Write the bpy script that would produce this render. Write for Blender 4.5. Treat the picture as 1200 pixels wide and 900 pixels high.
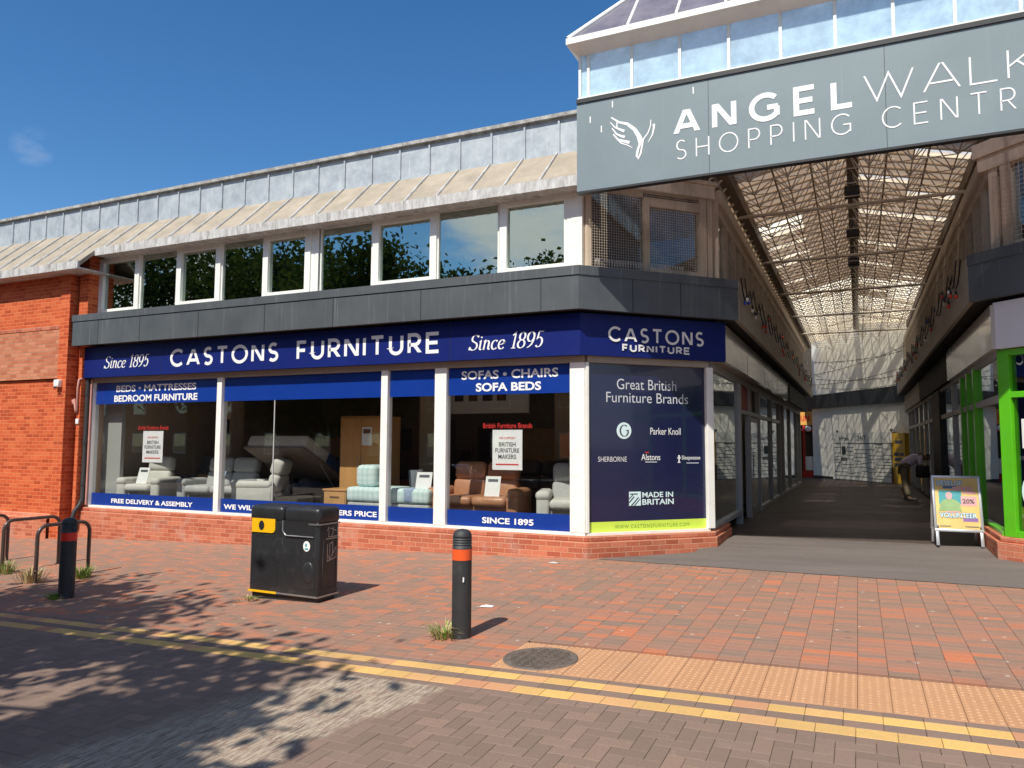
import bpy, bmesh, math, random
from mathutils import Vector, Matrix
R = math.radians
S = bpy.context.scene
COL = S.collection
for o in list(bpy.data.objects): bpy.data.objects.remove(o)

# ------------------------------------------------------------------ camera
CAM = Vector((3.649, -10.565, 1.65))
cd = bpy.data.cameras.new('camera'); cam = bpy.data.objects.new('camera', cd); COL.objects.link(cam)
cd.sensor_width = 36; cd.sensor_fit = 'HORIZONTAL'; cd.lens = 36 * 880.33 / 1200
cd.clip_start = .05; cd.clip_end = 600
yaw, pit, rol = R(-24.682), R(4.5226), R(.28567)
fw = Vector((math.sin(yaw) * math.cos(pit), math.cos(yaw) * math.cos(pit), math.sin(pit)))
rt = Vector((math.cos(yaw), -math.sin(yaw), 0)); up = rt.cross(fw)
rt2 = math.cos(rol) * rt + math.sin(rol) * up; up2 = -math.sin(rol) * rt + math.cos(rol) * up
m3 = Matrix((rt2, up2, -fw)).transposed()
cam.matrix_world = Matrix.Translation(CAM) @ m3.to_4x4()
S.camera = cam

# ------------------------------------------------------------------ world, sun, exposure
SUN_EL, SUN_AZ = 52.0, 183.9          # azimuth clockwise from +Y
W = bpy.data.worlds.new('World'); S.world = W; W.use_nodes = True
nt = W.node_tree; nt.nodes.clear()
N_, L_ = nt.nodes, nt.links
out = N_.new('ShaderNodeOutputWorld'); bg = N_.new('ShaderNodeBackground')
sky = N_.new('ShaderNodeTexSky'); sky.sky_type = 'NISHITA'; sky.sun_disc = False
sky.sun_elevation = R(SUN_EL); sky.sun_rotation = R(SUN_AZ)
sky.air_density = 1.0; sky.dust_density = .25; sky.ozone_density = 4.0; sky.altitude = 50
tc = N_.new('ShaderNodeTexCoord'); sep = N_.new('ShaderNodeSeparateXYZ'); L_.new(tc.outputs['Generated'], sep.inputs[0])
mp = N_.new('ShaderNodeMapping'); mp.inputs['Scale'].default_value = (1, 1, 2.6); L_.new(tc.outputs['Generated'], mp.inputs[0])
nz = N_.new('ShaderNodeTexNoise'); nz.inputs['Scale'].default_value = 3.2; nz.inputs['Detail'].default_value = 8; nz.inputs['Roughness'].default_value = .58
L_.new(mp.outputs[0], nz.inputs['Vector'])
def wmath(op, a, b=None, clamp=False):
    n = N_.new('ShaderNodeMath'); n.operation = op; n.use_clamp = clamp
    for i, v in enumerate((a, b)):
        if v is None: continue
        if isinstance(v, (int, float)): n.inputs[i].default_value = v
        else: L_.new(v, n.inputs[i])
    return n.outputs[0]
def wrange(v, a, b):
    n = N_.new('ShaderNodeMapRange'); n.interpolation_type = 'SMOOTHSTEP'
    n.inputs['From Min'].default_value = a; n.inputs['From Max'].default_value = b
    L_.new(v, n.inputs['Value']); return n.outputs['Result']
behind = wrange(wmath('MULTIPLY', sep.outputs['Y'], -1.0), .05, .5)       # clouds stand in the half of the sky behind the camera
cl = wmath('MULTIPLY', wrange(nz.outputs['Fac'], .42, .60), behind)
d0 = m3 @ Vector(((38 - 600) / 880.33, -(172 - 450) / 880.33, -1)).normalized()
dt = N_.new('ShaderNodeVectorMath'); dt.operation = 'DOT_PRODUCT'; L_.new(tc.outputs['Generated'], dt.inputs[0]); dt.inputs[1].default_value = d0
nz2 = N_.new('ShaderNodeTexNoise'); nz2.inputs['Scale'].default_value = 28; nz2.inputs['Detail'].default_value = 5
mp2 = N_.new('ShaderNodeMapping'); mp2.inputs['Scale'].default_value = (1, 1, 2.5); L_.new(tc.outputs['Generated'], mp2.inputs[0]); L_.new(mp2.outputs[0], nz2.inputs['Vector'])
wisp = wmath('MULTIPLY', wrange(dt.outputs['Value'], .9997, .99995), wrange(nz2.outputs['Fac'], .35, .7))
cl = wmath('ADD', cl, wmath('MULTIPLY', wisp, .11), True)
hs = N_.new('ShaderNodeHueSaturation'); hs.inputs['Saturation'].default_value = 1.25; hs.inputs['Value'].default_value = 1.0
L_.new(sky.outputs[0], hs.inputs['Color'])
mx = N_.new('ShaderNodeMix'); mx.data_type = 'RGBA'; L_.new(cl, mx.inputs['Factor'])
L_.new(hs.outputs[0], mx.inputs[6]); mx.inputs[7].default_value = (6.4, 6.6, 7.0, 1)
L_.new(mx.outputs[2], bg.inputs['Color']); bg.inputs['Strength'].default_value = .125
L_.new(bg.outputs[0], out.inputs['Surface'])
sd = bpy.data.lights.new('sun', 'SUN'); sd.energy = 5.0; sd.angle = R(.53); sd.color = (1.0, .955, .86)
sun = bpy.data.objects.new('sun', sd); COL.objects.link(sun); sun.location = (-1, -20, 30)
sdir = Vector((math.sin(R(SUN_AZ)) * math.cos(R(SUN_EL)), math.cos(R(SUN_AZ)) * math.cos(R(SUN_EL)), math.sin(R(SUN_EL))))
sun.rotation_euler = sdir.to_track_quat('Z', 'Y').to_euler()
S.view_settings.view_transform = 'Standard'; S.view_settings.look = 'None'
S.view_settings.exposure = 0.15; S.view_settings.gamma = 1.0; S.view_settings.use_curve_mapping = False
S.render.engine = 'CYCLES'
S.cycles.max_bounces = 10; S.cycles.transparent_max_bounces = 24; S.cycles.diffuse_bounces = 4; S.cycles.glossy_bounces = 5
S.cycles.sample_clamp_indirect = 6

# ------------------------------------------------------------------ materials
MATS = {}
class NT:
    def __init__(s, name):
        s.m = bpy.data.materials.new(name); s.m.use_nodes = True; s.t = s.m.node_tree; s.t.nodes.clear()
        s.out = s.t.nodes.new('ShaderNodeOutputMaterial')
    def n(s, kind, **kw):
        x = s.t.nodes.new('ShaderNode' + kind)
        for k, v in kw.items(): setattr(x, k, v)
        return x
    def set(s, sock, v):
        if v is None: return
        if isinstance(v, bpy.types.NodeSocket): s.t.links.new(v, sock)
        elif isinstance(v, (tuple, list)) and len(v) == 3 and sock.type == 'RGBA': sock.default_value = (*v, 1)
        else: sock.default_value = v
    def math(s, op, a, b=None, c=None, clamp=False):
        x = s.n('Math', operation=op, use_clamp=clamp)
        for i, v in enumerate((a, b, c)): s.set(x.inputs[i], v)
        return x.outputs[0]
    def mix(s, f, a, b, blend='MIX'):
        x = s.n('Mix', data_type='RGBA', blend_type=blend); s.set(x.inputs[0], f); s.set(x.inputs[6], a); s.set(x.inputs[7], b); return x.outputs[2]
    def ramp(s, f, stops, interp='LINEAR'):
        x = s.n('ValToRGB'); s.set(x.inputs[0], f); cr = x.color_ramp; cr.interpolation = interp
        while len(cr.elements) < len(stops): cr.elements.new(.5)
        for e, (p, c) in zip(cr.elements, stops):
            e.position = p; e.color = (*c, 1) if len(c) == 3 else c
        return x.outputs[0]
    def noise(s, scale, detail=4, rough=.55, vec=None, dist=0, stretch=None):
        x = s.n('TexNoise'); x.inputs['Scale'].default_value = scale; x.inputs['Detail'].default_value = detail
        x.inputs['Roughness'].default_value = rough; x.inputs['Distortion'].default_value = dist
        v = vec or s.obj()
        if stretch:
            m = s.n('Mapping'); m.inputs['Scale'].default_value = stretch; s.t.links.new(v, m.inputs[0]); v = m.outputs[0]
        s.t.links.new(v, x.inputs['Vector']); return x.outputs['Fac']
    def obj(s):
        if not hasattr(s, '_tc'): s._tc = s.n('TexCoord')
        return s._tc.outputs['Object']
    def geo(s):
        x = s.n('NewGeometry'); return x.outputs['Position']
    def uv(s):
        if not hasattr(s, '_tc'): s._tc = s.n('TexCoord')
        return s._tc.outputs['UV']
    def rng(s, v, a, b, c=0., d=1.):
        x = s.n('MapRange', interpolation_type='SMOOTHSTEP')
        for i, q in enumerate((v, a, b, c, d)): s.set(x.inputs[i], q)
        return x.outputs[0]
    def bump(s, h, strength=.3, dist=.01):
        x = s.n('Bump'); x.inputs['Strength'].default_value = strength; x.inputs['Distance'].default_value = dist; s.set(x.inputs['Height'], h); return x.outputs[0]
    def pr(s, color, rough=.6, metal=0, normal=None, coat=0, spec=.5, emit=None, es=0):
        x = s.n('BsdfPrincipled'); s.set(x.inputs['Base Color'], color); s.set(x.inputs['Roughness'], rough); s.set(x.inputs['Metallic'], metal)
        if normal is not None: s.set(x.inputs['Normal'], normal)
        x.inputs['Coat Weight'].default_value = coat; x.inputs['Coat Roughness'].default_value = .04
        x.inputs['Specular IOR Level'].default_value = spec
        if emit: s.set(x.inputs['Emission Color'], emit); x.inputs['Emission Strength'].default_value = es
        return x.outputs[0]
    def done(s, sh):
        s.t.links.new(sh, s.out.inputs['Surface']); MATS[s.m.name] = s.m; return s.m

def plain(name, col, rough=.6, var=.15, scale=6., metal=0, bump=0., coat=0, spec=.5, streak=None, dirt=None):
    t = NT(name)
    f = t.noise(scale, 5, .6, stretch=streak)
    lo = tuple(c * (1 - var) for c in col); hi = tuple(min(1, c * (1 + var)) for c in col)
    c = t.ramp(f, [(.25, lo), (.75, hi)])
    if dirt:
        g = t.noise(dirt[1], 6, .65)
        c = t.mix(t.rng(g, .52, .75, 0, dirt[2]), c, dirt[0])
    nrm = t.bump(t.noise(scale * 8, 4), bump, .004) if bump else None
    fr = t.noise(scale * 2.3, 3)
    rr = t.math('ADD', rough - .08, t.math('MULTIPLY', fr, .16))
    return t.done(t.pr(c, rr, metal, nrm, coat, spec))

def brick_mat(name, stops, mortar, bw=.225, bh=.075, ms=.01, rough=.85, bump=.5, offset=.5, dirt=0):
    t = NT(name)
    b = t.n('TexBrick', offset=offset); b.inputs['Scale'].default_value = 1
    b.inputs['Brick Width'].default_value = bw; b.inputs['Row Height'].default_value = bh; b.inputs['Mortar Size'].default_value = ms * .5
    b.inputs['Color1'].default_value = (0, 0, 0, 1); b.inputs['Color2'].default_value = (1, 1, 1, 1); b.inputs['Mortar'].default_value = (.5, .5, .5, 1)
    b.inputs['Mortar Smooth'].default_value = .2
    t.t.links.new(t.uv(), b.inputs['Vector'])
    c = t.ramp(b.outputs['Color'], stops)
    g = t.noise(1.3, 6, .6); c = t.mix(t.rng(g, .35, .7, 0, .35), c, tuple(x * .72 for x in stops[len(stops) // 2][1]))
    g3 = t.noise(40, 3); c = t.mix(t.rng(g3, .3, .8, 0, .3), c, tuple(x * .6 for x in stops[0][1]))
    c = t.mix(b.outputs['Fac'], c, mortar)
    if dirt:
        g2 = t.noise(2.2, 5, .7); c = t.mix(t.rng(g2, .5, .72, 0, dirt), c, (.5, .42, .36))
    h = t.math('SUBTRACT', t.math('MULTIPLY', t.noise(60, 3), .25), b.outputs['Fac'])
    return t.done(t.pr(c, rough, 0, t.bump(h, bump, .008), spec=.25))

def block_mat(name, stops, rough=.8, big=None):
    """paving blocks: each block is real geometry and carries its own random number in the face attribute 'rnd'"""
    t = NT(name)
    a = t.n('Attribute', attribute_name='rnd', attribute_type='GEOMETRY')
    c = t.ramp(a.outputs['Fac'], stops)
    g = t.noise(1.1, 6, .65); c = t.mix(t.rng(g, .4, .75, 0, .45), c, (.27, .165, .12) if big is None else big)
    g2 = t.noise(55, 4, .7); c = t.mix(t.rng(g2, .35, .8, 0, .35), c, tuple(x * .6 for x in stops[len(stops) // 2][1]))
    g3 = t.noise(7, 5, .6); c = t.mix(t.rng(g3, .6, .78, 0, .3), c, (.36, .27, .21))
    return t, c, t.bump(t.noise(140, 4, .7), .35, .003)

brick_mat('red_brick', [(0, (.40, .060, .020)), (.3, (.54, .092, .030)), (.7, (.62, .120, .040)), (1, (.68, .165, .06))], (.66, .25, .115), ms=.010)
brick_mat('pale_brick', [(0, (.44, .13, .062)), (.5, (.56, .20, .10)), (1, (.64, .27, .15))], (.33, .22, .165), ms=.011)
brick_mat('plinth_brick', [(0, (.40, .10, .055)), (.5, (.52, .155, .085)), (1, (.62, .21, .12))], (.58, .30, .19), bw=.225, bh=.075, dirt=.35)
brick_mat('dark_terrace_brick', [(0, (.10, .05, .035)), (.5, (.16, .075, .05)), (1, (.22, .11, .075))], (.2, .17, .14))
t, c, nb = block_mat('paving_red', [(0, (.235, .165, .125)), (.3, (.285, .172, .125)), (.55, (.325, .176, .122)), (.78, (.37, .176, .115)), (.93, (.43, .172, .098)), (1, (.52, .17, .08))])
vo = t.n('TexVoronoi', feature='F1', voronoi_dimensions='2D'); vo.inputs['Scale'].default_value = 2.6; t.t.links.new(t.geo(), vo.inputs['Vector'])
spot = t.math('MULTIPLY', t.rng(vo.outputs['Distance'], .075, .045), t.rng(t.math('MULTIPLY', t.noise(.9, 2), 1.0), .5, .56))
c = t.mix(t.math('MULTIPLY', spot, .6), c, (.13, .10, .085))
vo2 = t.n('TexVoronoi', feature='F1', voronoi_dimensions='2D'); vo2.inputs['Scale'].default_value = 1.7; t.t.links.new(t.geo(), vo2.inputs['Vector'])
c = t.mix(t.math('MULTIPLY', t.rng(vo2.outputs['Distance'], .035, .022), .6), c, (.55, .47, .40))
st = t.noise(.55, 6, .7, vec=t.geo()); c = t.mix(t.rng(st, .55, .72, 0, .38), c, (.17, .115, .09))
t.done(t.pr(c, .8, 0, nb, spec=.25))
# road blocks, with a worn pale patch of old surface marking across them
t, c, nb = block_mat('paving_road', [(0, (.20, .136, .104)), (.4, (.225, .153, .117)), (.85, (.245, .166, .127)), (1, (.275, .178, .133))], big=(.19, .135, .106))
sp = t.n('SeparateXYZ'); t.t.links.new(t.geo(), sp.inputs[0])
X_, Y_ = sp.outputs['X'], sp.outputs['Y']
edgeR = t.math('ADD', 2.3, t.math('MULTIPLY', Y_, .23)); edgeL = t.math('ADD', 1.75, t.math('MULTIPLY', Y_, .33))
nzp = t.math('MULTIPLY', t.math('SUBTRACT', t.noise(3.5, 5, .7), .5), .5)
mk = t.math('MULTIPLY', t.rng(t.math('SUBTRACT', edgeR, t.math('ADD', X_, nzp)), .0, .10), t.rng(t.math('SUBTRACT', t.math('ADD', X_, nzp), edgeL), -.1, .25))
mk = t.math('MULTIPLY', mk, t.rng(t.math('MULTIPLY', Y_, -1), 5.72, 5.76))
worn = t.rng(t.noise(22, 6, .75, stretch=(3.2, .35, 1)), .40, .60)
mk = t.math('MULTIPLY', mk, t.math('MULTIPLY', worn, .85))
c = t.mix(mk, c, (.46, .39, .29))
t.done(t.pr(c, .78, 0, nb, spec=.3))
t, c, nb = block_mat('paving_yellow', [(0, (.60, .37, .13)), (.5, (.72, .46, .14)), (.8, (.62, .33, .16)), (1, (.46, .20, .12))], big=(.42, .26, .13))
t.done(t.pr(c, .75, 0, nb, spec=.25))
t, c, nb = block_mat('paving_tactile', [(0, (.45, .235, .12)), (.45, (.53, .285, .15)), (1, (.66, .42, .25))], big=(.40, .225, .135))
t.done(t.pr(c, .8, 0, nb, spec=.25))
plain('joint_sand', (.085, .06, .048), .95, .3, 20, bump=.4)
plain('ground_far', (.15, .10, .075), .9, .3, .8, bump=.3)
plain('tarmac', (.135, .112, .100), .85, .22, 1.2, bump=.6, streak=(.35, 2.2, 1), dirt=((.21, .18, .16), 9, .35))
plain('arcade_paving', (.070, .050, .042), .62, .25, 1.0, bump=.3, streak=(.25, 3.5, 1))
t = NT('band_grey')                                   # dark painted cladding with rain streaks
f = t.noise(1.6, 5); s_ = t.noise(9, 5, .65, stretch=(2.2, 2.2, .06)); c = t.ramp(f, [(.3, (.066, .074, .080)), (.7, (.092, .101, .107))])
c = t.mix(t.rng(s_, .56, .74, 0, .42), c, (.26, .27, .27)); t.done(t.pr(c, .42, 0, None, spec=.5))
t = NT('lead_sheet')
f = t.noise(3.5, 7, .7); s_ = t.noise(14, 5, .65, stretch=(1.5, 1.5, .12)); c = t.ramp(f, [(.25, (.27, .30, .335)), (.5, (.40, .44, .48)), (.78, (.55, .585, .61))])
c = t.mix(t.rng(s_, .55, .75, 0, .55), c, (.64, .66, .67)); t.done(t.pr(c, .55, .15, t.bump(t.noise(5, 3), .3, .02), spec=.4))
t = NT('lead_slope')
f = t.noise(2.6, 6, .7); s_ = t.noise(10, 5, .6, stretch=(1.6, .25, .25)); c = t.ramp(f, [(.25, (.25, .215, .17)), (.55, (.36, .305, .235)), (.8, (.45, .385, .305))])
c = t.mix(t.rng(s_, .55, .75, 0, .4), c, (.33, .27, .22)); t.done(t.pr(c, .7, 0, t.bump(t.noise(4, 3), .35, .02), spec=.3))
t = NT('flashing')
f = t.noise(5, 6, .75, stretch=(1.6, 1, .5)); c = t.ramp(f, [(.30, (.22, .205, .19)), (.45, (.44, .43, .42)), (.62, (.62, .62, .61))])
t.done(t.pr(c, .65, 0, None, spec=.3))
t = NT('coping_stone')
f = t.noise(7, 7, .75); c = t.ramp(f, [(.35, (.20, .19, .18)), (.55, (.40, .39, .37)), (.75, (.58, .56, .53))]); t.done(t.pr(c, .9, 0, t.bump(t.noise(30, 3), .4, .01)))
plain('white_frame', (.83, .825, .775), .45, .06, 3, dirt=((.52, .48, .42), 5, .3))
plain('cream_timber', (.62, .50, .385), .7, .16, 4, bump=.25, streak=(3, 3, .5), dirt=((.33, .25, .19), 8, .5))
plain('sign_blue', (.007, .016, .135), .45, .10, 1.5, spec=.2)
plain('vinyl_blue', (.003, .034, .25), .35, .06, 2, coat=.3)
plain('vinyl_navy', (.008, .010, .052), .25, .1, 1.2, coat=.5)
plain('vinyl_lime', (.60, .80, .085), .4, .05, 2, coat=.5)
plain('letter_white', (.82, .82, .81), .5, .04, 3)
plain('letter_grey', (.60, .62, .65), .5, .04, 3)
plain('letter_mint', (.66, .84, .84), .5, .04, 3)
plain('letter_olive', (.20, .34, .05), .5, .04, 3)
plain('letter_red', (.62, .035, .03), .5, .05, 3)
plain('letter_dark', (.06, .065, .08), .5, .05, 3)
plain('letter_black', (.015, .015, .017), .5, .05, 3)
t = NT('angel_grey')
f = t.noise(1.1, 5, .6); c = t.ramp(f, [(.3, (.165, .215, .235)), (.7, (.195, .25, .27))]); s_ = t.noise(7, 6, .7, stretch=(1.6, 1, .05))
c = t.mix(t.rng(s_, .58, .8, 0, .4), c, (.30, .35, .36)); c = t.mix(t.rng(t.noise(60, 2, .5), .68, .76, 0, .5), c, (.5, .53, .53)); t.done(t.pr(c, .45, 0, t.bump(t.noise(.8, 2), .15, .03), spec=.5))
plain('edge_black', (.016, .016, .018), .5, .1, 4)
plain('band_soffit', (.018, .017, .017), .7, .2, 3)
plain('beige_panel', (.36, .31, .245), .6, .15, 1.5, dirt=((.22, .18, .14), 3, .4))
plain('frieze_panel', (.50, .475, .43), .22, .10, 1.2, coat=.4, dirt=((.30, .26, .22), 2.5, .35))
plain('shopfront_grey', (.42, .425, .42), .4, .08, 3)
plain('green_frame', (.10, .48, .008), .38, .08, 3, coat=.3)
plain('panel_lilac', (.70, .70, .74), .35, .04, 1)
plain('wall_white', (.85, .82, .75), .85, .07, .9, dirt=((.50, .47, .42), 1.4, .5))
plain('beam_black', (.020, .021, .023), .6, .2, 3)
plain('locker_gap', (.13, .125, .115), .6, .1, 3)
plain('locker_white', (.70, .685, .64), .4, .05, 3)
plain('yellow_panel', (.62, .36, .008), .45, .06, 2)
plain('red_paint', (.42, .02, .018), .45, .1, 3)
plain('orange_sign', (.70, .36, .08), .5, .1, 3)
plain('roof_metal', (.30, .235, .175), .6, .2, 5)
plain('truss_metal', (.60, .53, .44), .5, .15, 6)
plain('bar_cream', (.78, .71, .58), .5, .1, 5)
plain('beam_brown', (.22, .17, .13), .7, .25, 4)
plain('black_plastic', (.020, .021, .023), .38, .25, 4, bump=.08, dirt=((.10, .095, .09), 5, .3))
plain('bin_yellow', (.80, .44, .008), .35, .05, 4)
plain('steel_trim', (.45, .46, .47), .3, .1, 8, metal=.8)
plain('bollard_black', (.028, .029, .031), .6, .25, 6, bump=.15, dirt=((.12, .115, .11), 8, .3))
plain('band_red', (.78, .030, .018), .4, .06, 5)
plain('band_orange', (.80, .105, .022), .4, .06, 5)
plain('rack_brown', (.072, .046, .038), .32, .25, 8, coat=.3)
plain('pipe_dark', (.035, .034, .035), .5, .2, 5)
plain('pipe_pink', (.55, .27, .22), .6, .15, 5)
plain('iron', (.135, .105, .085), .7, .35, 14, metal=0, bump=.4)
plain('interior_wall', (.52, .42, .30), .85, .12, 1.2)
plain('interior_dark', (.060, .050, .040), .85, .2, 1.2)
plain('interior_panel', (.38, .385, .37), .7, .08, 1.5)
plain('carpet', (.16, .14, .125), .95, .25, 14, bump=.3)
plain('ceiling_tile', (.62, .58, .50), .85, .06, 1.5)
plain('wood_beech', (.56, .30, .11), .45, .12, 2, streak=(6, 6, .6))
plain('wood_dark', (.16, .075, .030), .5, .2, 2, streak=(6, 6, .6))
plain('fabric_cream', (.60, .585, .53), .9, .07, 9, bump=.3)
plain('fabric_grey', (.145, .155, .170), .9, .12, 9, bump=.3)
plain('fabric_silver', (.44, .44, .43), .9, .08, 9, bump=.3)
plain('leather_tan', (.47, .22, .115), .38, .14, 5, bump=.2)
plain('leather_brown', (.050, .026, .020), .4, .2, 5, bump=.2)
plain('bed_base', (.20, .165, .135), .85, .12, 5)
plain('bed_blue', (.012, .045, .15), .7, .12, 5)
t = NT('mattress_aqua')
w_ = t.n('TexChecker'); w_.inputs['Scale'].default_value = 1; mpn = t.n('Mapping'); mpn.inputs['Scale'].default_value = (14, 14, 14); mpn.inputs['Rotation'].default_value = (0, 0, R(45))
t.t.links.new(t.uv(), mpn.inputs[0]); t.t.links.new(mpn.outputs[0], w_.inputs['Vector'])
c = t.mix(w_.outputs['Fac'], (.52, .70, .68), (.68, .80, .79)); t.done(t.pr(c, .9, 0, t.bump(w_.outputs['Fac'], .4, .01)))
plain('paper', (.80, .80, .79), .7, .03, 5)
plain('paper_blue', (.32, .40, .55), .7, .05, 5)
plain('skin', (.30, .165, .115), .55, .08, 9)
plain('hair_grey', (.085, .072, .062), .8, .25, 30)
plain('shirt_lilac', (.80, .72, .88), .85, .10, 14)
plain('trousers_khaki', (.30, .25, .17), .9, .14, 9)
plain('bag_black', (.018, .018, .022), .6, .2, 8)
plain('shoe', (.04, .03, .025), .5, .2, 8)
plain('alu', (.60, .615, .63), .35, .06, 6, metal=.6)
plain('poster_yellow', (.70, .50, .17), .5, .16, 5)
plain('poster_teal', (.07, .33, .36), .5, .15, 6)
plain('poster_green', (.28, .42, .18), .5, .2, 12)
plain('poster_pink', (.68, .36, .36), .5, .1, 8)
plain('poster_purple', (.26, .13, .36), .5, .1, 8)
plain('poster_navy', (.07, .13, .26), .5, .1, 8)
plain('bulb_red', (.55, .05, .03), .25, .05, 5); plain('bulb_orange', (.70, .22, .06), .25, .05, 5); plain('bulb_blue', (.03, .06, .34), .25, .05, 5)
plain('bulb_clear', (.70, .66, .58), .25, .05, 5)
plain('bark', (.10, .075, .055), .95, .3, 6, bump=.8, streak=(3, 3, .4))
plain('weed_green', (.16, .26, .035), .7, .3, 12); plain('weed_straw', (.50, .40, .19), .8, .2, 12); plain('flower_yellow', (.75, .52, .02), .7, .1, 10)
plain('net_wire', (.50, .40, .30), .7, .1, 9)
plain('spike_metal', (.40, .37, .33), .5, .1, 9)
plain('curtain', (.50, .50, .47), .8, .1, 3)

t = NT('leaf')
oi = t.n('Attribute', attribute_name='rnd', attribute_type='GEOMETRY')
c = t.ramp(oi.outputs['Fac'], [(0, (.030, .046, .014)), (.5, (.055, .078, .022)), (1, (.09, .115, .034))])
d = t.n('BsdfDiffuse'); t.set(d.inputs[0], c); tr = t.n('BsdfTranslucent'); t.set(tr.inputs[0], t.mix(.5, c, (.14, .20, .03)))
ms = t.n('MixShader'); ms.inputs[0].default_value = .14; t.t.links.new(d.outputs[0], ms.inputs[1]); t.t.links.new(tr.outputs[0], ms.inputs[2]); t.done(ms.outputs[0])

def glass(name, tint, base, gain, rough=.0, body=0., body_col=(.1, .1, .1), wav=0, gcol=(.92, .97, 1.0)):
    """thin pane: a Fresnel mix of see-through and mirror, plus a share of dirt (body)"""
    t = NT(name)
    lw = t.n('LayerWeight'); lw.inputs['Blend'].default_value = .5
    sch = t.math('ADD', .04, t.math('MULTIPLY', .96, t.math('POWER', lw.outputs['Facing'], 5.0)))
    f = t.math('ADD', base, t.math('MULTIPLY', sch, gain), clamp=True)
    tp = t.n('BsdfTransparent'); t.set(tp.inputs[0], tint)
    gl = t.n('BsdfGlossy'); gl.inputs['Roughness'].default_value = rough; t.set(gl.inputs[0], gcol)
    if wav: t.set(gl.inputs['Normal'], t.bump(t.noise(1.3, 2), wav, .02))
    ms = t.n('MixShader'); t.t.links.new(f, ms.inputs[0]); t.t.links.new(tp.outputs[0], ms.inputs[1]); t.t.links.new(gl.outputs[0], ms.inputs[2])
    sh = ms.outputs[0]
    if body:
        df = t.n('BsdfDiffuse'); t.set(df.inputs[0], body_col); tl = t.n('BsdfTranslucent'); t.set(tl.inputs[0], body_col)
        a = t.n('AddShader'); t.t.links.new(df.outputs[0], a.inputs[0]); t.t.links.new(tl.outputs[0], a.inputs[1])
        m2 = t.n('MixShader'); t.set(m2.inputs[0], t.math('MULTIPLY', t.rng(t.noise(3, 6, .7), .2, .8, .6, 1.3), body))
        t.t.links.new(sh, m2.inputs[1]); t.t.links.new(a.outputs[0], m2.inputs[2]); sh = m2.outputs[0]
    return t.done(sh)
glass('shop_glass', (.95, .96, .955), .015, 1.5)
glass('arcade_glass', (.82, .84, .83), .05, 1.3)
glass('upper_glass', (.5, .62, .62), .36, 1.2, wav=.03, gcol=(.88, .94, .84))
glass('clerestory_glass', (.70, .78, .82), .10, 1.2, .08, .52, (.50, .60, .66))
glass('lantern_glass', (.35, .34, .38), .05, 1.0, .05, .6, (.22, .20, .235))
glass('roof_glass', (.95, .92, .85), .02, .8, .02, .55, (.84, .78, .67))
t = NT('roof_panel')                                   # dirty brown translucent sheets of the arcade roof
f = t.noise(2.2, 5, .6); c = t.ramp(f, [(.25, (.38, .27, .19)), (.75, (.52, .40, .29))])
df = t.n('BsdfDiffuse'); t.set(df.inputs[0], c); tl = t.n('BsdfTranslucent'); t.set(tl.inputs[0], c)
ms = t.n('MixShader'); ms.inputs[0].default_value = .55; t.t.links.new(df.outputs[0], ms.inputs[1]); t.t.links.new(tl.outputs[0], ms.inputs[2]); t.done(ms.outputs[0])

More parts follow.
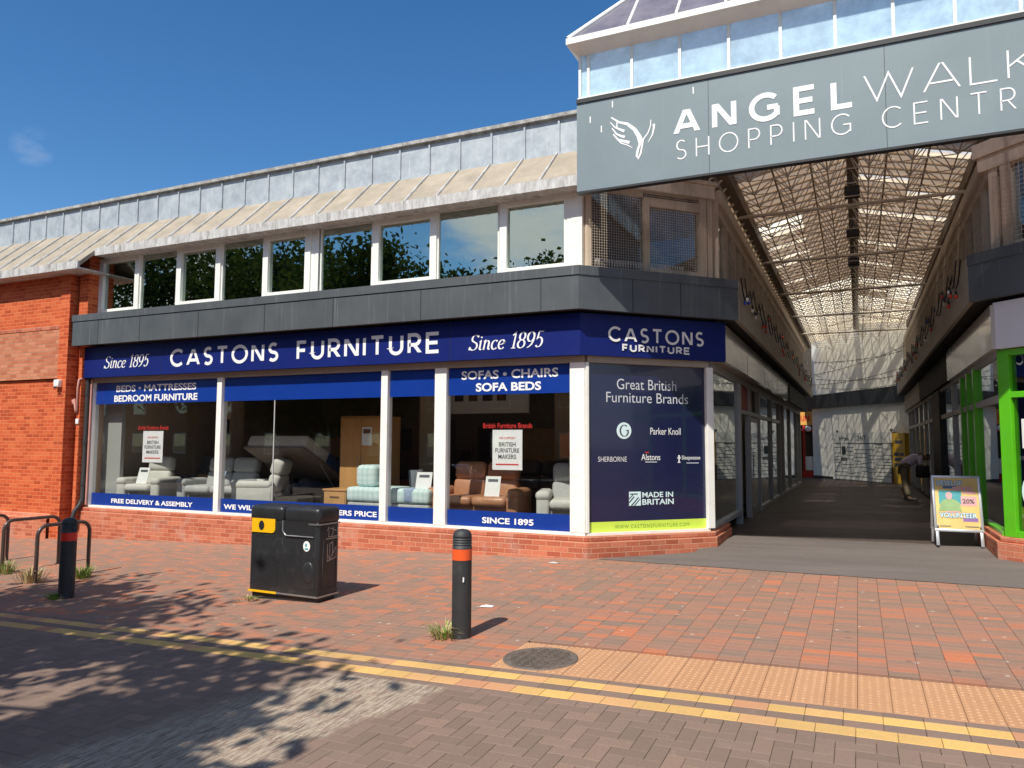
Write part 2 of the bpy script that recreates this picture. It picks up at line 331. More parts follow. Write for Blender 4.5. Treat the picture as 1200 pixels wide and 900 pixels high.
# ------------------------------------------------------------------ mesh helpers
class MB:
    def __init__(s): s.v = []; s.f = []; s.r = []; s.smooth = []
    def add(s, vs, fs, T=None, rnd=None, smooth=False):
        b = len(s.v)
        for p in vs:
            p = Vector(p); s.v.append(T @ p if T is not None else p)
        for f in fs: s.f.append([b + i for i in f]); s.r.append(rnd if rnd is not None else 0.); s.smooth.append(smooth)
        return s
    def box(s, x0, x1, y0, y1, z0, z1, T=None, rnd=None):
        vs = [(x0, y0, z0), (x1, y0, z0), (x1, y1, z0), (x0, y1, z0), (x0, y0, z1), (x1, y0, z1), (x1, y1, z1), (x0, y1, z1)]
        return s.add(vs, [(0, 3, 2, 1), (4, 5, 6, 7), (0, 1, 5, 4), (1, 2, 6, 5), (2, 3, 7, 6), (3, 0, 4, 7)], T, rnd)
    def rbox(s, x0, x1, y0, y1, z0, z1, r=.05, seg=3, T=None):
        bm = bmesh.new(); bmesh.ops.create_cube(bm, size=1)
        for v in bm.verts: v.co = Vector(((x0 + x1) / 2 + v.co.x * (x1 - x0), (y0 + y1) / 2 + v.co.y * (y1 - y0), (z0 + z1) / 2 + v.co.z * (z1 - z0)))
        bmesh.ops.bevel(bm, geom=list(bm.edges), offset=r, segments=seg, profile=.5, affect='EDGES')
        bm.verts.index_update()
        s.add([v.co.copy() for v in bm.verts], [[v.index for v in f.verts] for f in bm.faces], T, None, True); bm.free(); return s
    def quad(s, a, b, c, d, rnd=None): return s.add([a, b, c, d], [(0, 1, 2, 3)], None, rnd)
    def prism(s, poly, z0, z1, T=None):
        """poly: list of (x,y) counter-clockwise; z0/z1 numbers or functions of (x,y)"""
        n = len(poly); g = lambda z, p: z(*p) if callable(z) else z
        vs = [(p[0], p[1], g(z0, p)) for p in poly] + [(p[0], p[1], g(z1, p)) for p in poly]
        return s.add(vs, [list(range(n))[::-1], list(range(n, 2 * n))] + [(i, (i + 1) % n, n + (i + 1) % n, n + i) for i in range(n)], T)
    def strip(s, outer, inner, z0, z1, T=None):
        """a solid band between two polylines of equal length, one convex block per step"""
        g = lambda z, p: z(*p) if callable(z) else z; n = len(outer)
        ring = [outer, inner]
        vs = [(p[0], p[1], g(z, p)) for L in ring for z in (z0, z1) for p in L]      # outer low, outer high, inner low, inner high
        fs = []
        for i in range(n - 1):
            fs += [(i, i + 1, n + i + 1, n + i), (2 * n + i + 1, 2 * n + i, 3 * n + i, 3 * n + i + 1), (n + i, n + i + 1, 3 * n + i + 1, 3 * n + i), (i + 1, i, 2 * n + i, 2 * n + i + 1)]
        fs += [(0, n, 3 * n, 2 * n), (n - 1, 3 * n - 1, 4 * n - 1, 2 * n - 1)]
        return s.add(vs, fs, T)
    def tube(s, path, r, n=8, T=None, caps=True):
        pts = [Vector(p) for p in path]; rs = r if isinstance(r, (list, tuple)) else [r] * len(pts)
        vs = []; fs = []; prev = None
        for i, p in enumerate(pts):
            d = (pts[min(i + 1, len(pts) - 1)] - pts[max(i - 1, 0)]).normalized()
            a = prev if prev is not None else (Vector((0, 0, 1)) if abs(d.z) < .9 else Vector((1, 0, 0)))
            u = (a - d * a.dot(d)).normalized(); w = d.cross(u); prev = u
            for k in range(n):
                q = 2 * math.pi * k / n; vs.append(p + (u * math.cos(q) + w * math.sin(q)) * rs[i])
        for i in range(len(pts) - 1):
            for k in range(n): fs.append((i * n + k, i * n + (k + 1) % n, (i + 1) * n + (k + 1) % n, (i + 1) * n + k))
        s.add(vs, fs, T, None, n > 4)
        if caps: s.add(vs[:n], [list(range(n))[::-1]], T); s.add(vs[-n:], [list(range(n))], T)
        return s
    def lathe(s, prof, n=24, T=None, smooth=True):
        vs = []; fs = []
        for r, z in prof:
            for k in range(n): q = 2 * math.pi * k / n; vs.append((r * math.cos(q), r * math.sin(q), z))
        for i in range(len(prof) - 1):
            for k in range(n): fs.append((i * n + k, i * n + (k + 1) % n, (i + 1) * n + (k + 1) % n, (i + 1) * n + k))
        s.add(vs, fs, T, None, smooth); s.add(vs[:n], [list(range(n))[::-1]], T); s.add(vs[-n:], [list(range(n))], T); return s
    def ball(s, c, r, seg=12, ring=8, sc=(1, 1, 1), T=None):
        vs = []; fs = []
        for i in range(ring + 1):
            th = math.pi * i / ring
            for k in range(seg): q = 2 * math.pi * k / seg; vs.append((c[0] + r * sc[0] * math.sin(th) * math.cos(q), c[1] + r * sc[1] * math.sin(th) * math.sin(q), c[2] - r * sc[2] * math.cos(th)))
        for i in range(ring):
            for k in range(seg): fs.append((i * seg + k, i * seg + (k + 1) % seg, (i + 1) * seg + (k + 1) % seg, (i + 1) * seg + k))
        return s.add(vs, fs, T, None, True)
    def build(s, name, mat, parent=None, world=True, bevel=0):
        off = world_loc(parent) if (parent is not None and world) else Vector((0, 0, 0))
        me = bpy.data.meshes.new(name)
        me.from_pydata([tuple(v - off) for v in s.v], [], s.f)
        me.validate(clean_customdata=False)
        uvl = me.uv_layers.new(name='UVMap')
        for p in me.polygons:
            n = p.normal
            if abs(n.z) > .75:
                for li in p.loop_indices:
                    v = me.vertices[me.loops[li].vertex_index].co + off; uvl.data[li].uv = (v.x, v.y)
            else:
                h = math.hypot(n.x, n.y); tx, ty = -n.y / h, n.x / h
                for li in p.loop_indices:
                    v = me.vertices[me.loops[li].vertex_index].co + off; uvl.data[li].uv = (v.x * tx + v.y * ty, v.z)
        if len(me.polygons) == len(s.f):
            if any(s.smooth):
                me.polygons.foreach_set('use_smooth', s.smooth)
            if any(s.r):
                at = me.attributes.new('rnd', 'FLOAT', 'FACE'); at.data.foreach_set('value', s.r)
        o = bpy.data.objects.new(name, me); COL.objects.link(o)
        me.materials.append(MATS[mat])
        if parent is not None: o.parent = parent
        if bevel:
            b = o.modifiers.new('bevel', 'BEVEL'); b.width = bevel; b.segments = 2; b.limit_method = 'ANGLE'
        return o
    def build_each(s, name, mat, parent=None, world=True, bevel=0):
        """every separate piece becomes an object of its own"""
        key = {}; par = {}
        def find(a):
            while par[a] != a: a = par[a]
            return a
        ids = []
        for v in s.v:
            k = (round(v.x, 4), round(v.y, 4), round(v.z, 4)); ids.append(key.setdefault(k, len(key)))
        for i in ids: par.setdefault(i, i)
        for f in s.f:
            a = find(ids[f[0]])
            for i in f[1:]: par[find(ids[i])] = a
        groups = {}
        for k, f in enumerate(s.f): groups.setdefault(find(ids[f[0]]), []).append(k)
        res = []
        for fl in groups.values():
            m = MB(); mp_ = {}
            for k in fl:
                for i in s.f[k]:
                    if i not in mp_: mp_[i] = len(m.v); m.v.append(s.v[i])
                m.f.append([mp_[i] for i in s.f[k]]); m.r.append(s.r[k]); m.smooth.append(s.smooth[k])
            res.append(m.build(name, mat, parent, world, bevel))
        return res
def world_loc(o):
    l = Vector((0, 0, 0))
    while o is not None: l = l + o.location; o = o.parent
    return l
def thing(name, label, cat, loc=(0, 0, 0), rz=0, group=None):
    o = bpy.data.objects.new(name, None); COL.objects.link(o); o.location = loc; o.rotation_euler = (0, 0, rz)
    o.empty_display_size = .2
    return tag(o, label, cat, group)
def tag(o, label, cat, group=None):
    o['label'] = label; o['category'] = cat
    if group: o['group'] = group
    return o
def struct(o): o['kind'] = 'structure'; return o
def dup(root, loc=None, rz=None, label=None, group=None):
    def cp(o, par):
        c = o.copy(); COL.objects.link(c)
        if par is not None: c.parent = par
        for ch in o.children: cp(ch, c)
        return c
    r = cp(root, None)
    if loc is not None: r.location = loc
    if rz is not None: r.rotation_euler = (0, 0, rz)
    if label: r['label'] = label
    if group: r['group'] = group
    return r
def TR(x=0, y=0, z=0, rz=0): return Matrix.Translation((x, y, z)) @ Matrix.Rotation(rz, 4, 'Z')
TA = Matrix.Identity(4)                       # street facade: x = along, -y = outwards
TD = TR(0, 0, 0, R(45))                       # corner chamfer
AL, AR = 1.5, 5.4                             # the two side walls of the arcade
TL = TR(AL, 0, 0, R(90))                      # left arcade wall: x = Y, outwards = +X
TRr = TR(AR, 0, 0, R(-90))                    # right arcade wall: x = -Y, outwards = -X
TE = TR(5.4, 1.24, 0, R(-45))                 # right chamfer

def text(s, parent, T, x0, x1, z0, z1, out, mat, name='lettering', weight=0., shear=0., spacing=1.0, world=True):
    """flat lettering fitted to the rectangle x0..x1, z0..z1 of frame T, standing `out` metres proud"""
    cu = bpy.data.curves.new('text', 'FONT'); cu.body = s; cu.offset = weight; cu.shear = shear; cu.space_character = spacing; cu.size = 1; cu.resolution_u = 4
    cu.fill_mode = 'FRONT'
    tmp = bpy.data.objects.new('text', cu); COL.objects.link(tmp)
    dg = bpy.context.evaluated_depsgraph_get(); me = bpy.data.meshes.new_from_object(tmp.evaluated_get(dg))
    bpy.data.objects.remove(tmp)
    xs = [v.co.x for v in me.vertices]; ys = [v.co.y for v in me.vertices]
    ax, bx, ay, by = min(xs), max(xs), min(ys), max(ys)
    mb = MB()
    vs = [(x0 + (v.co.x - ax) / (bx - ax) * (x1 - x0), -out, z0 + (v.co.y - ay) / (by - ay) * (z1 - z0)) for v in me.vertices]
    mb.add(vs, [list(p.vertices) for p in me.polygons], T)
    bpy.data.meshes.remove(me)
    return mb.build(name, mat, parent, world)

def arc(cx, cy, rx, ry, a0, a1, n=18): return [(cx + rx * math.cos(R(a0 + (a1 - a0) * i / n)), cy + ry * math.sin(R(a0 + (a1 - a0) * i / n))) for i in range(n + 1)]
GL = {
 'A': (.84, [[(0, 0), (.39, 1)], [(.45, 1), (.84, 0)], [(.15, .29), (.69, .29)]]),
 'N': (.72, [[(0, 0), (0, 1)], [(.04, 1), (.68, 0)], [(.72, 0), (.72, 1)]]),
 'G': (.93, [arc(.5, .5, .5, .5, 44, 318, 30), [(.905, .09), (.905, .47)], [(.56, .47), (.95, .47)]]),
 'E': (.62, [[(.62, 1), (0, 1), (0, 0), (.62, 0)], [(0, .5), (.56, .5)]]),
 'L': (.60, [[(0, 1), (0, 0), (.60, 0)]]),
 'W': (1.2, [[(0, 1), (.3, 0), (.6, .98), (.9, 0), (1.2, 1)]]),
 'K': (.64, [[(0, 0), (0, 1)], [(.62, 1), (.02, .42)], [(.20, .58), (.66, 0)]]),
 'S': (.56, [arc(.29, .745, .25, .255, 40, 265, 16) + arc(.28, .245, .27, .245, 80, -140, 18)]),
 'H': (.70, [[(0, 0), (0, 1)], [(.7, 0), (.7, 1)], [(0, .5), (.7, .5)]]),
 'O': (1.0, [arc(.5, .5, .5, .5, 90, 450, 36)]),
 'P': (.58, [[(0, 0), (0, 1), (.3, 1)] + arc(.3, .72, .28, .28, 85, -85, 14) + [(.3, .44), (0, .44)]]),
 'I': (.0, [[(0, 0), (0, 1)]]),
 'C': (.88, [arc(.5, .5, .5, .5, 45, 315, 28)]),
 'T': (.70, [[(0, 1), (.7, 1)], [(.35, 1), (.35, 0)]]),
 'R': (.60, [[(0, 0), (0, 1), (.3, 1)] + arc(.3, .72, .28, .28, 85, -85, 14) + [(.3, .44), (0, .44)], [(.28, .44), (.60, 0)]]),
 'F': (.52, [[(0, 0), (0, 1), (.52, 1)], [(0, .5), (.46, .5)]]),
 'U': (.66, [[(0, 1), (0, .33)] + arc(.33, .33, .33, .33, 180, 360, 18) + [(.66, 1)]]),
 ' ': (.55, []),
}
def ribbon(mb, pts, w, T, out, closed=False, nib=None, depth=.004, cuts=None):
    """a flat stroke of width w along pts (x,z); nib = (thin, thick, angle) makes it calligraphic"""
    P = [Vector((p[0], p[1])) for p in pts]; n = len(P)
    closed = (P[0] - P[-1]).length < 1e-6
    L = []; Rr = []
    for i in range(n):
        a = (P[i] - P[i - 1]) if i > 0 else ((P[-1] - P[-2]) if closed else (P[1] - P[0]))
        b = (P[i + 1] - P[i]) if i < n - 1 else ((P[1] - P[0]) if closed else (P[-1] - P[-2]))
        a = a.normalized(); b = b.normalized(); na = Vector((-a.y, a.x)); nb2 = Vector((-b.y, b.x)); m = (na + nb2)
        if m.length < 1e-4: m = na
        m.normalize(); k = 1 / max(.38, m.dot(na))
        ww = w
        if nib:
            tt = (a + b).normalized(); ww = nib[0] + (nib[1] - nib[0]) * abs(tt.x * math.sin(nib[2]) - tt.y * math.cos(nib[2]))
        L.append(P[i] + m * (ww / 2 * k)); Rr.append(P[i] - m * (ww / 2 * k))
    if cuts and not closed:
        for e, q in ((0, 1), (n - 1, n - 2)):
            d = (P[e] - P[q]).normalized()
            if abs(d.y) > .35 and min(abs(P[e].y - c) for c in cuts) < 1e-5:
                for A_ in (L, Rr): A_[e] = A_[e] + d * ((P[e].y - A_[e].y) / d.y)
    vs = [(p.x, -out, p.y) for p in L] + [(p.x, -out, p.y) for p in Rr]
    vs += [(p.x, -out + depth, p.y) for p in L] + [(p.x, -out + depth, p.y) for p in Rr]
    fs = [(n + i, n + i + 1, i + 1, i) for i in range(n - 1)]
    fs += [(i, i + 1, 2 * n + i + 1, 2 * n + i) for i in range(n - 1)] + [(3 * n + i, 3 * n + i + 1, n + i + 1, n + i) for i in range(n - 1)]
    mb.add(vs, fs, T)
def strokes(s, parent, T, x0, x1, z0, z1, out, mat, w, name='lettering', gap=.42, widths=None):
    tot = 0; adv = []
    for ch in s:
        adv.append(GL[ch][0]); tot += GL[ch][0] + gap
    tot -= gap; H = z1 - z0; sx = (x1 - x0) / tot; x = 0; mb = MB(); k = 0
    for ch, a in zip(s, adv):
        for st in GL[ch][1]:
            k += 1; ribbon(mb, [(x0 + (x + p[0]) * sx, z0 + p[1] * H) for p in st], w, T, out + .0004 * (k % 4), cuts=(z0, z1))
        x += a + gap
    return mb.build(name, mat, parent)
CG = {  # an italic old-style hand for the 'Since 1895' lettering
 'S': (.50, [arc(.28, .76, .20, .22, 35, 260, 14) + arc(.25, .26, .23, .25, 80, -150, 14), [(.45, .84), (.47, .98)], [(.03, .22), (.0, .02)]]),
 'i': (.20, [[(.02, .52), (.10, .58), (.10, .08), (.16, .01), (.22, .06)], [(.10, .78), (.105, .86)]]),
 'n': (.46, [[(.02, .52), (.09, .58), (.09, 0)], [(.09, .38)] + arc(.24, .40, .14, .18, 150, 20, 8) + [(.37, .08), (.42, .01), (.48, .06)]]),
 'c': (.36, [arc(.22, .29, .19, .29, 45, 320, 16)]),
 'e': (.38, [[(.05, .27)] + [(.22, .30), (.38, .40)] + arc(.22, .38, .16, .20, 5, 150, 8) + arc(.23, .29, .20, .29, 160, 320, 10)]),
 ' ': (.26, []),
 '1': (.34, [[(.04, .82), (.20, .98), (.20, .02)], [(.06, .01), (.34, .01)]]),
 '8': (.46, [arc(.23, .74, .17, .24, 90, 450, 24), arc(.23, .25, .21, .25, 90, 450, 24)]),
 '9': (.46, [arc(.23, .68, .20, .30, 90, 450, 24), [(.43, .68), (.42, .45), (.34, .20), (.20, .04), (.08, .0)]]),
 '5': (.44, [[(.42, .97), (.14, .97), (.10, .56)] + arc(.22, .31, .20, .30, 110, -140, 14)]),
}
def calli(s, parent, T, x0, x1, z0, z1, out, mat, name='lettering'):
    tot = sum(CG[c][0] + .09 for c in s) - .09; H = z1 - z0; shear = .22; sx = (x1 - x0 - shear * H * .8) / tot; x = 0; mb = MB(); k = 0
    for ch in s:
        for st in CG[ch][1]:
            k += 1
            pts = [(x0 + (x + p[0]) * sx + shear * p[1] * H, z0 + p[1] * H) for p in st]
            ribbon(mb, pts, .01, T, out + .0004 * (k % 4), nib=(.030 * H, .125 * H, R(10)), depth=.002)
        x += CG[ch][0] + .09
    return mb.build(name, mat, parent)

random.seed(7)
def cl(v, a, b): return max(a, min(b, v))
def gz(x, y): return .028 * cl(x, -15, 9) + .02 * cl(y, -26, 2.4)

# ================================================================== GROUND
mb = MB()
xs = [-300, -120, -50, -26, -15] + [-13 + 2 * i for i in range(12)] + [14, 26, 60, 150, 300]; ys = [-300, -120, -60, -26, -18, -12, -9, -6, -3, 0, 2.4, 6, 12, 20, 30, 60, 140, 300]
vs = [(x, y, gz(x, y) - .045) for y in ys for x in xs]; nx = len(xs)
mb.add(vs, [(j * nx + i, j * nx + i + 1, (j + 1) * nx + i + 1, (j + 1) * nx + i) for j in range(len(ys) - 1) for i in range(nx - 1)])
struct(mb.build('ground', 'ground_far'))

SK = -.012                                        # the kerb line runs a touch askew to the shopfront
def block(mb, x0, x1, v0, v1, h, joint=.0012, ch=.003, tilt=True):
    """one paving block: chamfered top, its own slight height and tilt"""
    a = random.uniform(-.0007, .0007) if tilt else 0; bx = random.uniform(-.0007, .0007) if tilt else 0
    x0 += joint; x1 -= joint; v0 += joint; v1 -= joint; vs = []
    for (k, dz) in ((0, -.03), (0, -ch * .7), (ch, 0)):
        for (x, v) in ((x0 + k, v0 + k), (x1 - k, v0 + k), (x1 - k, v1 - k), (x0 + k, v1 - k)):
            y = v + SK * x; vs.append((x, y, gz(x, y) + h + dz + a + bx * (1 if x > (x0 + x1) / 2 else -1)))
    mb.add(vs, [(8, 9, 10, 11)] + [(i, (i + 1) % 4, 4 + (i + 1) % 4, 4 + i) for i in range(4)] + [(4 + i, 4 + (i + 1) % 4, 8 + (i + 1) % 4, 8 + i) for i in range(4)], None, random.uniform(.001, 1))
MHC = (1.30, -4.885); MHR = .30
TAC0, TAC1 = -5.19, -4.46
mb = MB(); tac = MB()
i = -82
def tarm_front(x): return -.15 - .142 * (x - .2)
while i < 46:
    x0, x1 = i * .2, i * .2 + .2; xm = x0 + .1
    v = -5.19
    while v < .35:
        d = .1
        y = v + SK * xm
        intac = (xm > .98 and v < TAC1 - .02)
        if y > -.12 and xm < 0: break
        if xm > .15 and y > tarm_front(xm) + .12: break
        if xm > 7.3 and y > -1.2: break
        inman = math.hypot(xm - MHC[0], y + .05 - MHC[1]) < MHR - .06
        if not intac and not (inman and False): block(mb, x0, x1, v, v + d, 0)
        v += d
    if xm > .98:
        if x0 > .79:
            v = TAC0
            block(tac, x0, x1, TAC0, TAC1 - .001, .001); tac.r[-9:] = [random.uniform(.05, .4)] * 9
    i += 1
# infill at the shop plinth / brick building, where the wall stands back
struct(mb.build('pavement', 'paving_red'))
# studs on the tactile slabs
for i in range(5, 46):
    for a in range(4):
        for b in range(14):
            x = i * .2 + .025 + .05 * a; y0 = TAC0 + .03 + .052 * b; y = y0 + SK * x
            if i < 8 and math.hypot(x - MHC[0], y - MHC[1]) < MHR + .03: continue
            z = gz(x, y) + .001; r = .013
            tac.add([(x + r, y, z), (x, y + r, z), (x - r, y, z), (x, y - r, z), (x + r * .5, y, z + .005), (x, y + r * .5, z + .005), (x - r * .5, y, z + .005), (x, y - r * .5, z + .005)],
                    [(4, 5, 6, 7), (0, 1, 5, 4), (1, 2, 6, 5), (2, 3, 7, 6), (3, 0, 4, 7)], None, random.uniform(.5, .8))
struct(tac.build('tactile_paving', 'paving_tactile'))
# double yellow lines laid as yellow blocks, one dark course either side of each
yl = MB(); rd = MB()
i = -60
while i < 40:
    x0 = i * .22
    block(yl, x0, x0 + .22, -5.40, -5.275, .001); block(yl, x0 + .07, x0 + .29, -5.655, -5.515, .001)
    block(rd, x0, x0 + .22, -5.275, -5.19, 0); block(rd, x0, x0 + .22, -5.515, -5.40, 0)
    i += 1
struct(yl.build('yellow_lines', 'paving_yellow'))
# road: herringbone of 200 x 100 blocks
w = .105; x_min, x_max, v_min, v_max = -13., 8.0, -11.5, -5.655
ni, nj = int((x_max - x_min) / w), int((v_max - v_min) / w)
for j in range(nj + 1):
    for i in range(ni):
        m = (i - j) % 4; xa = x_min + i * w; va = v_max - (j + 1) * w
        if m == 0: block(rd, xa, xa + 2 * w, va, va + w, 0)
        elif m == 2: block(rd, xa, xa + w, va, va + (2 * w if j > 0 else w), 0)
struct(rd.build('road', 'paving_road'))
# tarmac apron in front of the arcade and the darker paving inside
mb = MB(); apron = [(.22, -.13), (1.0, -.26), (2.77, -.505), (5.2, -.85), (7.6, -1.19), (7.6, .5), (5.5, 2.25), (5.25, 2.25), (3.54, 2.55), (1.85, 2.8), (1.4, 2.85), (1.4, .8)]
fine = MB()
def sheet(poly, h, nsub=14):
    """a sheet that follows the slope of the ground: the polygon cut in strips along x"""
    bm = bmesh.new(); vs = [bm.verts.new((x, y, 0)) for x, y in poly]; bm.faces.new(vs)
    for k in range(-20, 20):
        bmesh.ops.bisect_plane(bm, geom=bm.verts[:] + bm.edges[:] + bm.faces[:], plane_co=(0, k * .8 if k != 3 else 2.4, 0), plane_no=(0, 1, 0))
    bm.verts.index_update(); m = MB()
    m.add([(v.co.x, v.co.y, gz(v.co.x, v.co.y) + h) for v in bm.verts], [[v.index for v in f.verts] for f in bm.faces]); bm.free(); return m
struct(sheet(apron, .006).build('forecourt', 'tarmac'))
inner = [(-8, 22.0), (1.3, 22.0), (1.3, 2.86), (1.85, 2.80), (3.54, 2.55), (5.25, 2.25), (5.6, 2.2), (5.6, 24), (9, 34), (-8, 34)]
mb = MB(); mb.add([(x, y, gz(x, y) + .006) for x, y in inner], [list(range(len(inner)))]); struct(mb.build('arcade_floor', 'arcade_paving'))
mb = MB(); mb.box(-15, -.02, -.3, .1, 0, .01)   # mortar bed along the plinth
o = tag(MB().lathe([(MHR, -.02), (MHR, .006), (MHR - .02, .008), (MHR - .022, .004)], 40).build('manhole_cover', 'iron'), 'round dark iron manhole cover set in the tactile paving', 'manhole cover')
o.location = (*MHC, gz(*MHC) + .003); o.rotation_euler = (-R(.0) + math.atan(.02), -math.atan(.028), 0)
mb = MB()
for a in range(-7, 8):
    for b in range(-7, 8):
        x, y = a * .036 + (b % 2) * .018, b * .034
        if math.hypot(x, y) < .255:
            T = TR(x, y, .006, R(45 if (a + b) % 2 else -45)); mb.box(-.016, .016, -.006, .006, -.004, .006, T)
mb.build('tread_pattern', 'iron', o, world=False)
exec_marker = 0

# ================================================================== FURNITURE SHOP BUILDING
shop = thing('shop_building', 'two storey furniture shop with dark grey band over blue signs and white upper windows', 'shop', (0, 0, 0))
ZS, ZH = .32, 2.95                                     # sill and window head
PL = .13
# --- plinth
def offs(d): return d * (math.sqrt(2) - 1)
mb = MB()
def pl_path(d): return [(-10.93, -d), (offs(d), -d), (1.5 + d * .9, 1.5 + d * .9 - d * 1.4142), (1.5 + d * .9, 2.9)]
IN_ = [(-10.93, .1), (-offs(.1), .1), (1.4, 1.5 + offs(.1)), (1.4, 2.9)]
mb.strip(pl_path(.16), IN_, lambda x, y: gz(x, y) - .06, ZS - .085); mb.strip(pl_path(.13), IN_, ZS - .084, ZS - .012)
mb.build('plinth', 'plinth_brick', shop, bevel=.012)
mb = MB()      # white sill bead along the glass
mb.box(-10.86, 0, -.05, .06, ZS - .012, ZS + .03, TA); mb.box(-.001, 2.12, -.045, .06, ZS - .013, ZS + .028, TD)
mb.build('sill', 'white_frame', shop)
# --- window bays on the street
MX = [(-10.86, -10.74), (-7.30, -7.18), (-3.60, -3.47), (-2.56, -2.345), (-.235, 0.0)]
mb = MB()
for a, b in MX: mb.box(a, b, -.055, .10, ZS + .03, ZH - .09)
mb.build_each('mullion', 'white_frame', shop, bevel=.006)
mb = MB(); mb.box(-10.86, 0, -.06, .10, ZH - .09, ZH + .05, TA); mb.box(0, 2.12, -.058, .10, ZH - .092, ZH + .048, TD)
mb.build('head_rail', 'beige_panel', shop)
def pane(name, T, s0, s1, z0, z1, y=.02, mat='shop_glass', parent=shop):
    return MB().box(s0, s1, y - .003, y + .003, z0, z1, T).build(name, mat, parent)
bays = [(-10.74, -7.30), (-7.18, -3.60), (-3.47, -2.56), (-2.345, -.235)]
wins = []
for k, (a, b) in enumerate(bays):
    wn = pane('shop_window', TA, a, b, ZS + .03, ZH - .09); wins.append(wn)
    MB().box(a + .012, b - .012, .008, .014, ZS + .035, .60).build('vinyl_strip', 'vinyl_blue', wn)
    MB().box(a + .012, b - .012, .008, .014, 2.415, ZH - .095).build('vinyl_strip', 'vinyl_blue', wn)
text('BEDS \u2022 MATTRESSES', wins[0], TA, -10.13, -7.90, 2.655, 2.79, -.005, 'letter_white', weight=.022)
text('BEDROOM FURNITURE', wins[0], TA, -10.18, -7.86, 2.455, 2.59, -.005, 'letter_white', weight=.028)
text('SOFAS \u2022 CHAIRS', wins[3], TA, -2.10, -.44, 2.66, 2.80, -.005, 'letter_white', weight=.022)
text('SOFA BEDS', wins[3], TA, -1.84, -.72, 2.465, 2.60, -.005, 'letter_white', weight=.03)
text('FREE DELIVERY & ASSEMBLY', wins[0], TA, -10.13, -7.88, .41, .50, -.005, 'letter_white', weight=.028)
text('WE WILL BEAT ANY', wins[1], TA, -7.09, -5.30, .41, .50, -.005, 'letter_white', weight=.028) if False else None
text('WE WILL', wins[1], TA, -7.09, -6.30, .41, .50, -.005, 'letter_white', weight=.028)
text('ERS PRICE', wins[1], TA, -4.46, -3.68, .41, .50, -.005, 'letter_white', weight=.028)
text('SINCE 1895', wins[3], TA, -1.71, -.84, .41, .505, -.005, 'letter_white', weight=.028)
MB().box(-5.96, -5.94, .012, .028, .60, 2.41).build('glazing_joint', 'shopfront_grey', wins[1])
# --- chamfer window with the brand panel
cw = pane('corner_window', TD, .02, 2.12, ZS + .03, ZH - .09, .02)
for a, b in ((.0, .022), (2.10, 2.13)): pass
MB().box(.025, 2.105, .006, .014, .50, ZH - .095, TD).build('vinyl_panel', 'vinyl_navy', cw)
MB().box(.025, 2.105, .005, .014, ZS + .03, .50, TD).build('vinyl_strip', 'vinyl_lime', cw)
mb = MB(); mb.box(-.02, .03, -.05, .09, ZS + .03, ZH - .09, TD); mb.box(2.075, 2.20, -.06, .09, ZS + .03, ZH - .09, TD); mb.build_each('corner_post', 'white_frame', shop, bevel=.006)
o_ = -.002
text('Great British', cw, TD, .52, 1.56, 2.475, 2.635, o_, 'letter_grey', weight=-.004)
text('Furniture Brands', cw, TD, .34, 1.77, 2.275, 2.43, o_, 'letter_grey', weight=-.004)
MB().add([(.635 + .125 * math.cos(2 * math.pi * k / 32), -.000, 1.85 + .125 * math.sin(2 * math.pi * k / 32)) for k in range(32)] , [list(range(32))], TD).build('roundel', 'letter_mint', cw)
m_ = MB(); ribbon(m_, arc(.64, 1.85, .068, .085, 50, 345, 24) + [(.705, 1.855), (.665, 1.855)], .01, TD, .002, nib=(.006, .026, R(5)), depth=.001); m_.build('lettering', 'letter_dark', cw)
text('Parker Knoll', cw, TD, 1.09, 1.63, 1.795, 1.90, o_, 'letter_white', weight=.0)
text('SHERBORNE', cw, TD, .20, .68, 1.385, 1.46, o_, 'letter_white', weight=-.008)
text('Alstons', cw, TD, .93, 1.26, 1.405, 1.50, o_, 'letter_white', weight=.004)
text('Made for Living', cw, TD, .99, 1.22, 1.365, 1.392, o_, 'letter_white') if False else MB().box(1.00, 1.20, -.001, .004, 1.372, 1.384, TD).build('lettering', 'letter_grey', cw)
MB().box(1.00, 1.06, -.002, .004, 1.515, 1.53, TD).build('accent', 'letter_red', cw)
text('Sleepeezee', cw, TD, 1.645, 1.98, 1.395, 1.475, o_, 'letter_white', weight=.006)
MB().box(1.73, 1.95, -.001, .004, 1.355, 1.366, TD).build('lettering', 'letter_grey', cw)
m_ = MB(); m_.box(1.585, 1.605, -.001, .004, 1.37, 1.45, TD); m_.box(1.565, 1.625, -.002, .003, 1.43, 1.447, TD); m_.box(1.57, 1.62, -.002, .003, 1.365, 1.376, TD); m_.ball((1.595, 0, 1.465), .018, 10, 6, (1, .1, 1), TD); m_.build('emblem', 'letter_white', cw)
# 'made in Britain' mark: a square with diagonal bars
m_ = MB(); m_.box(.715, .915, -.0005, .004, .725, .935, TD); m_.build('emblem', 'letter_mint', cw)
m_ = MB()
for q in (((.715, .775), (.80, .86), .016), ((.75, .725), (.875, .85), .016), ((.73, .90), (.86, .90), .014), ((.80, .725), (.90, .825), .012), ((.715, .83), (.78, .89), .012)):
    ribbon(m_, [q[0], q[1]], q[2], TD, .003, depth=.001)
m_.build('emblem_bars', 'vinyl_navy', cw)
text('MADE IN', cw, TD, .94, 1.48, .845, .925, o_, 'letter_mint', weight=.02)
text('BRITAIN', cw, TD, .94, 1.49, .735, .82, o_, 'letter_mint', weight=.02)
text('WWW.CASTONSFURNITURE.COM', cw, TD, .47, 1.76, .395, .45, -.001, 'letter_olive', weight=-.004, spacing=1.25)
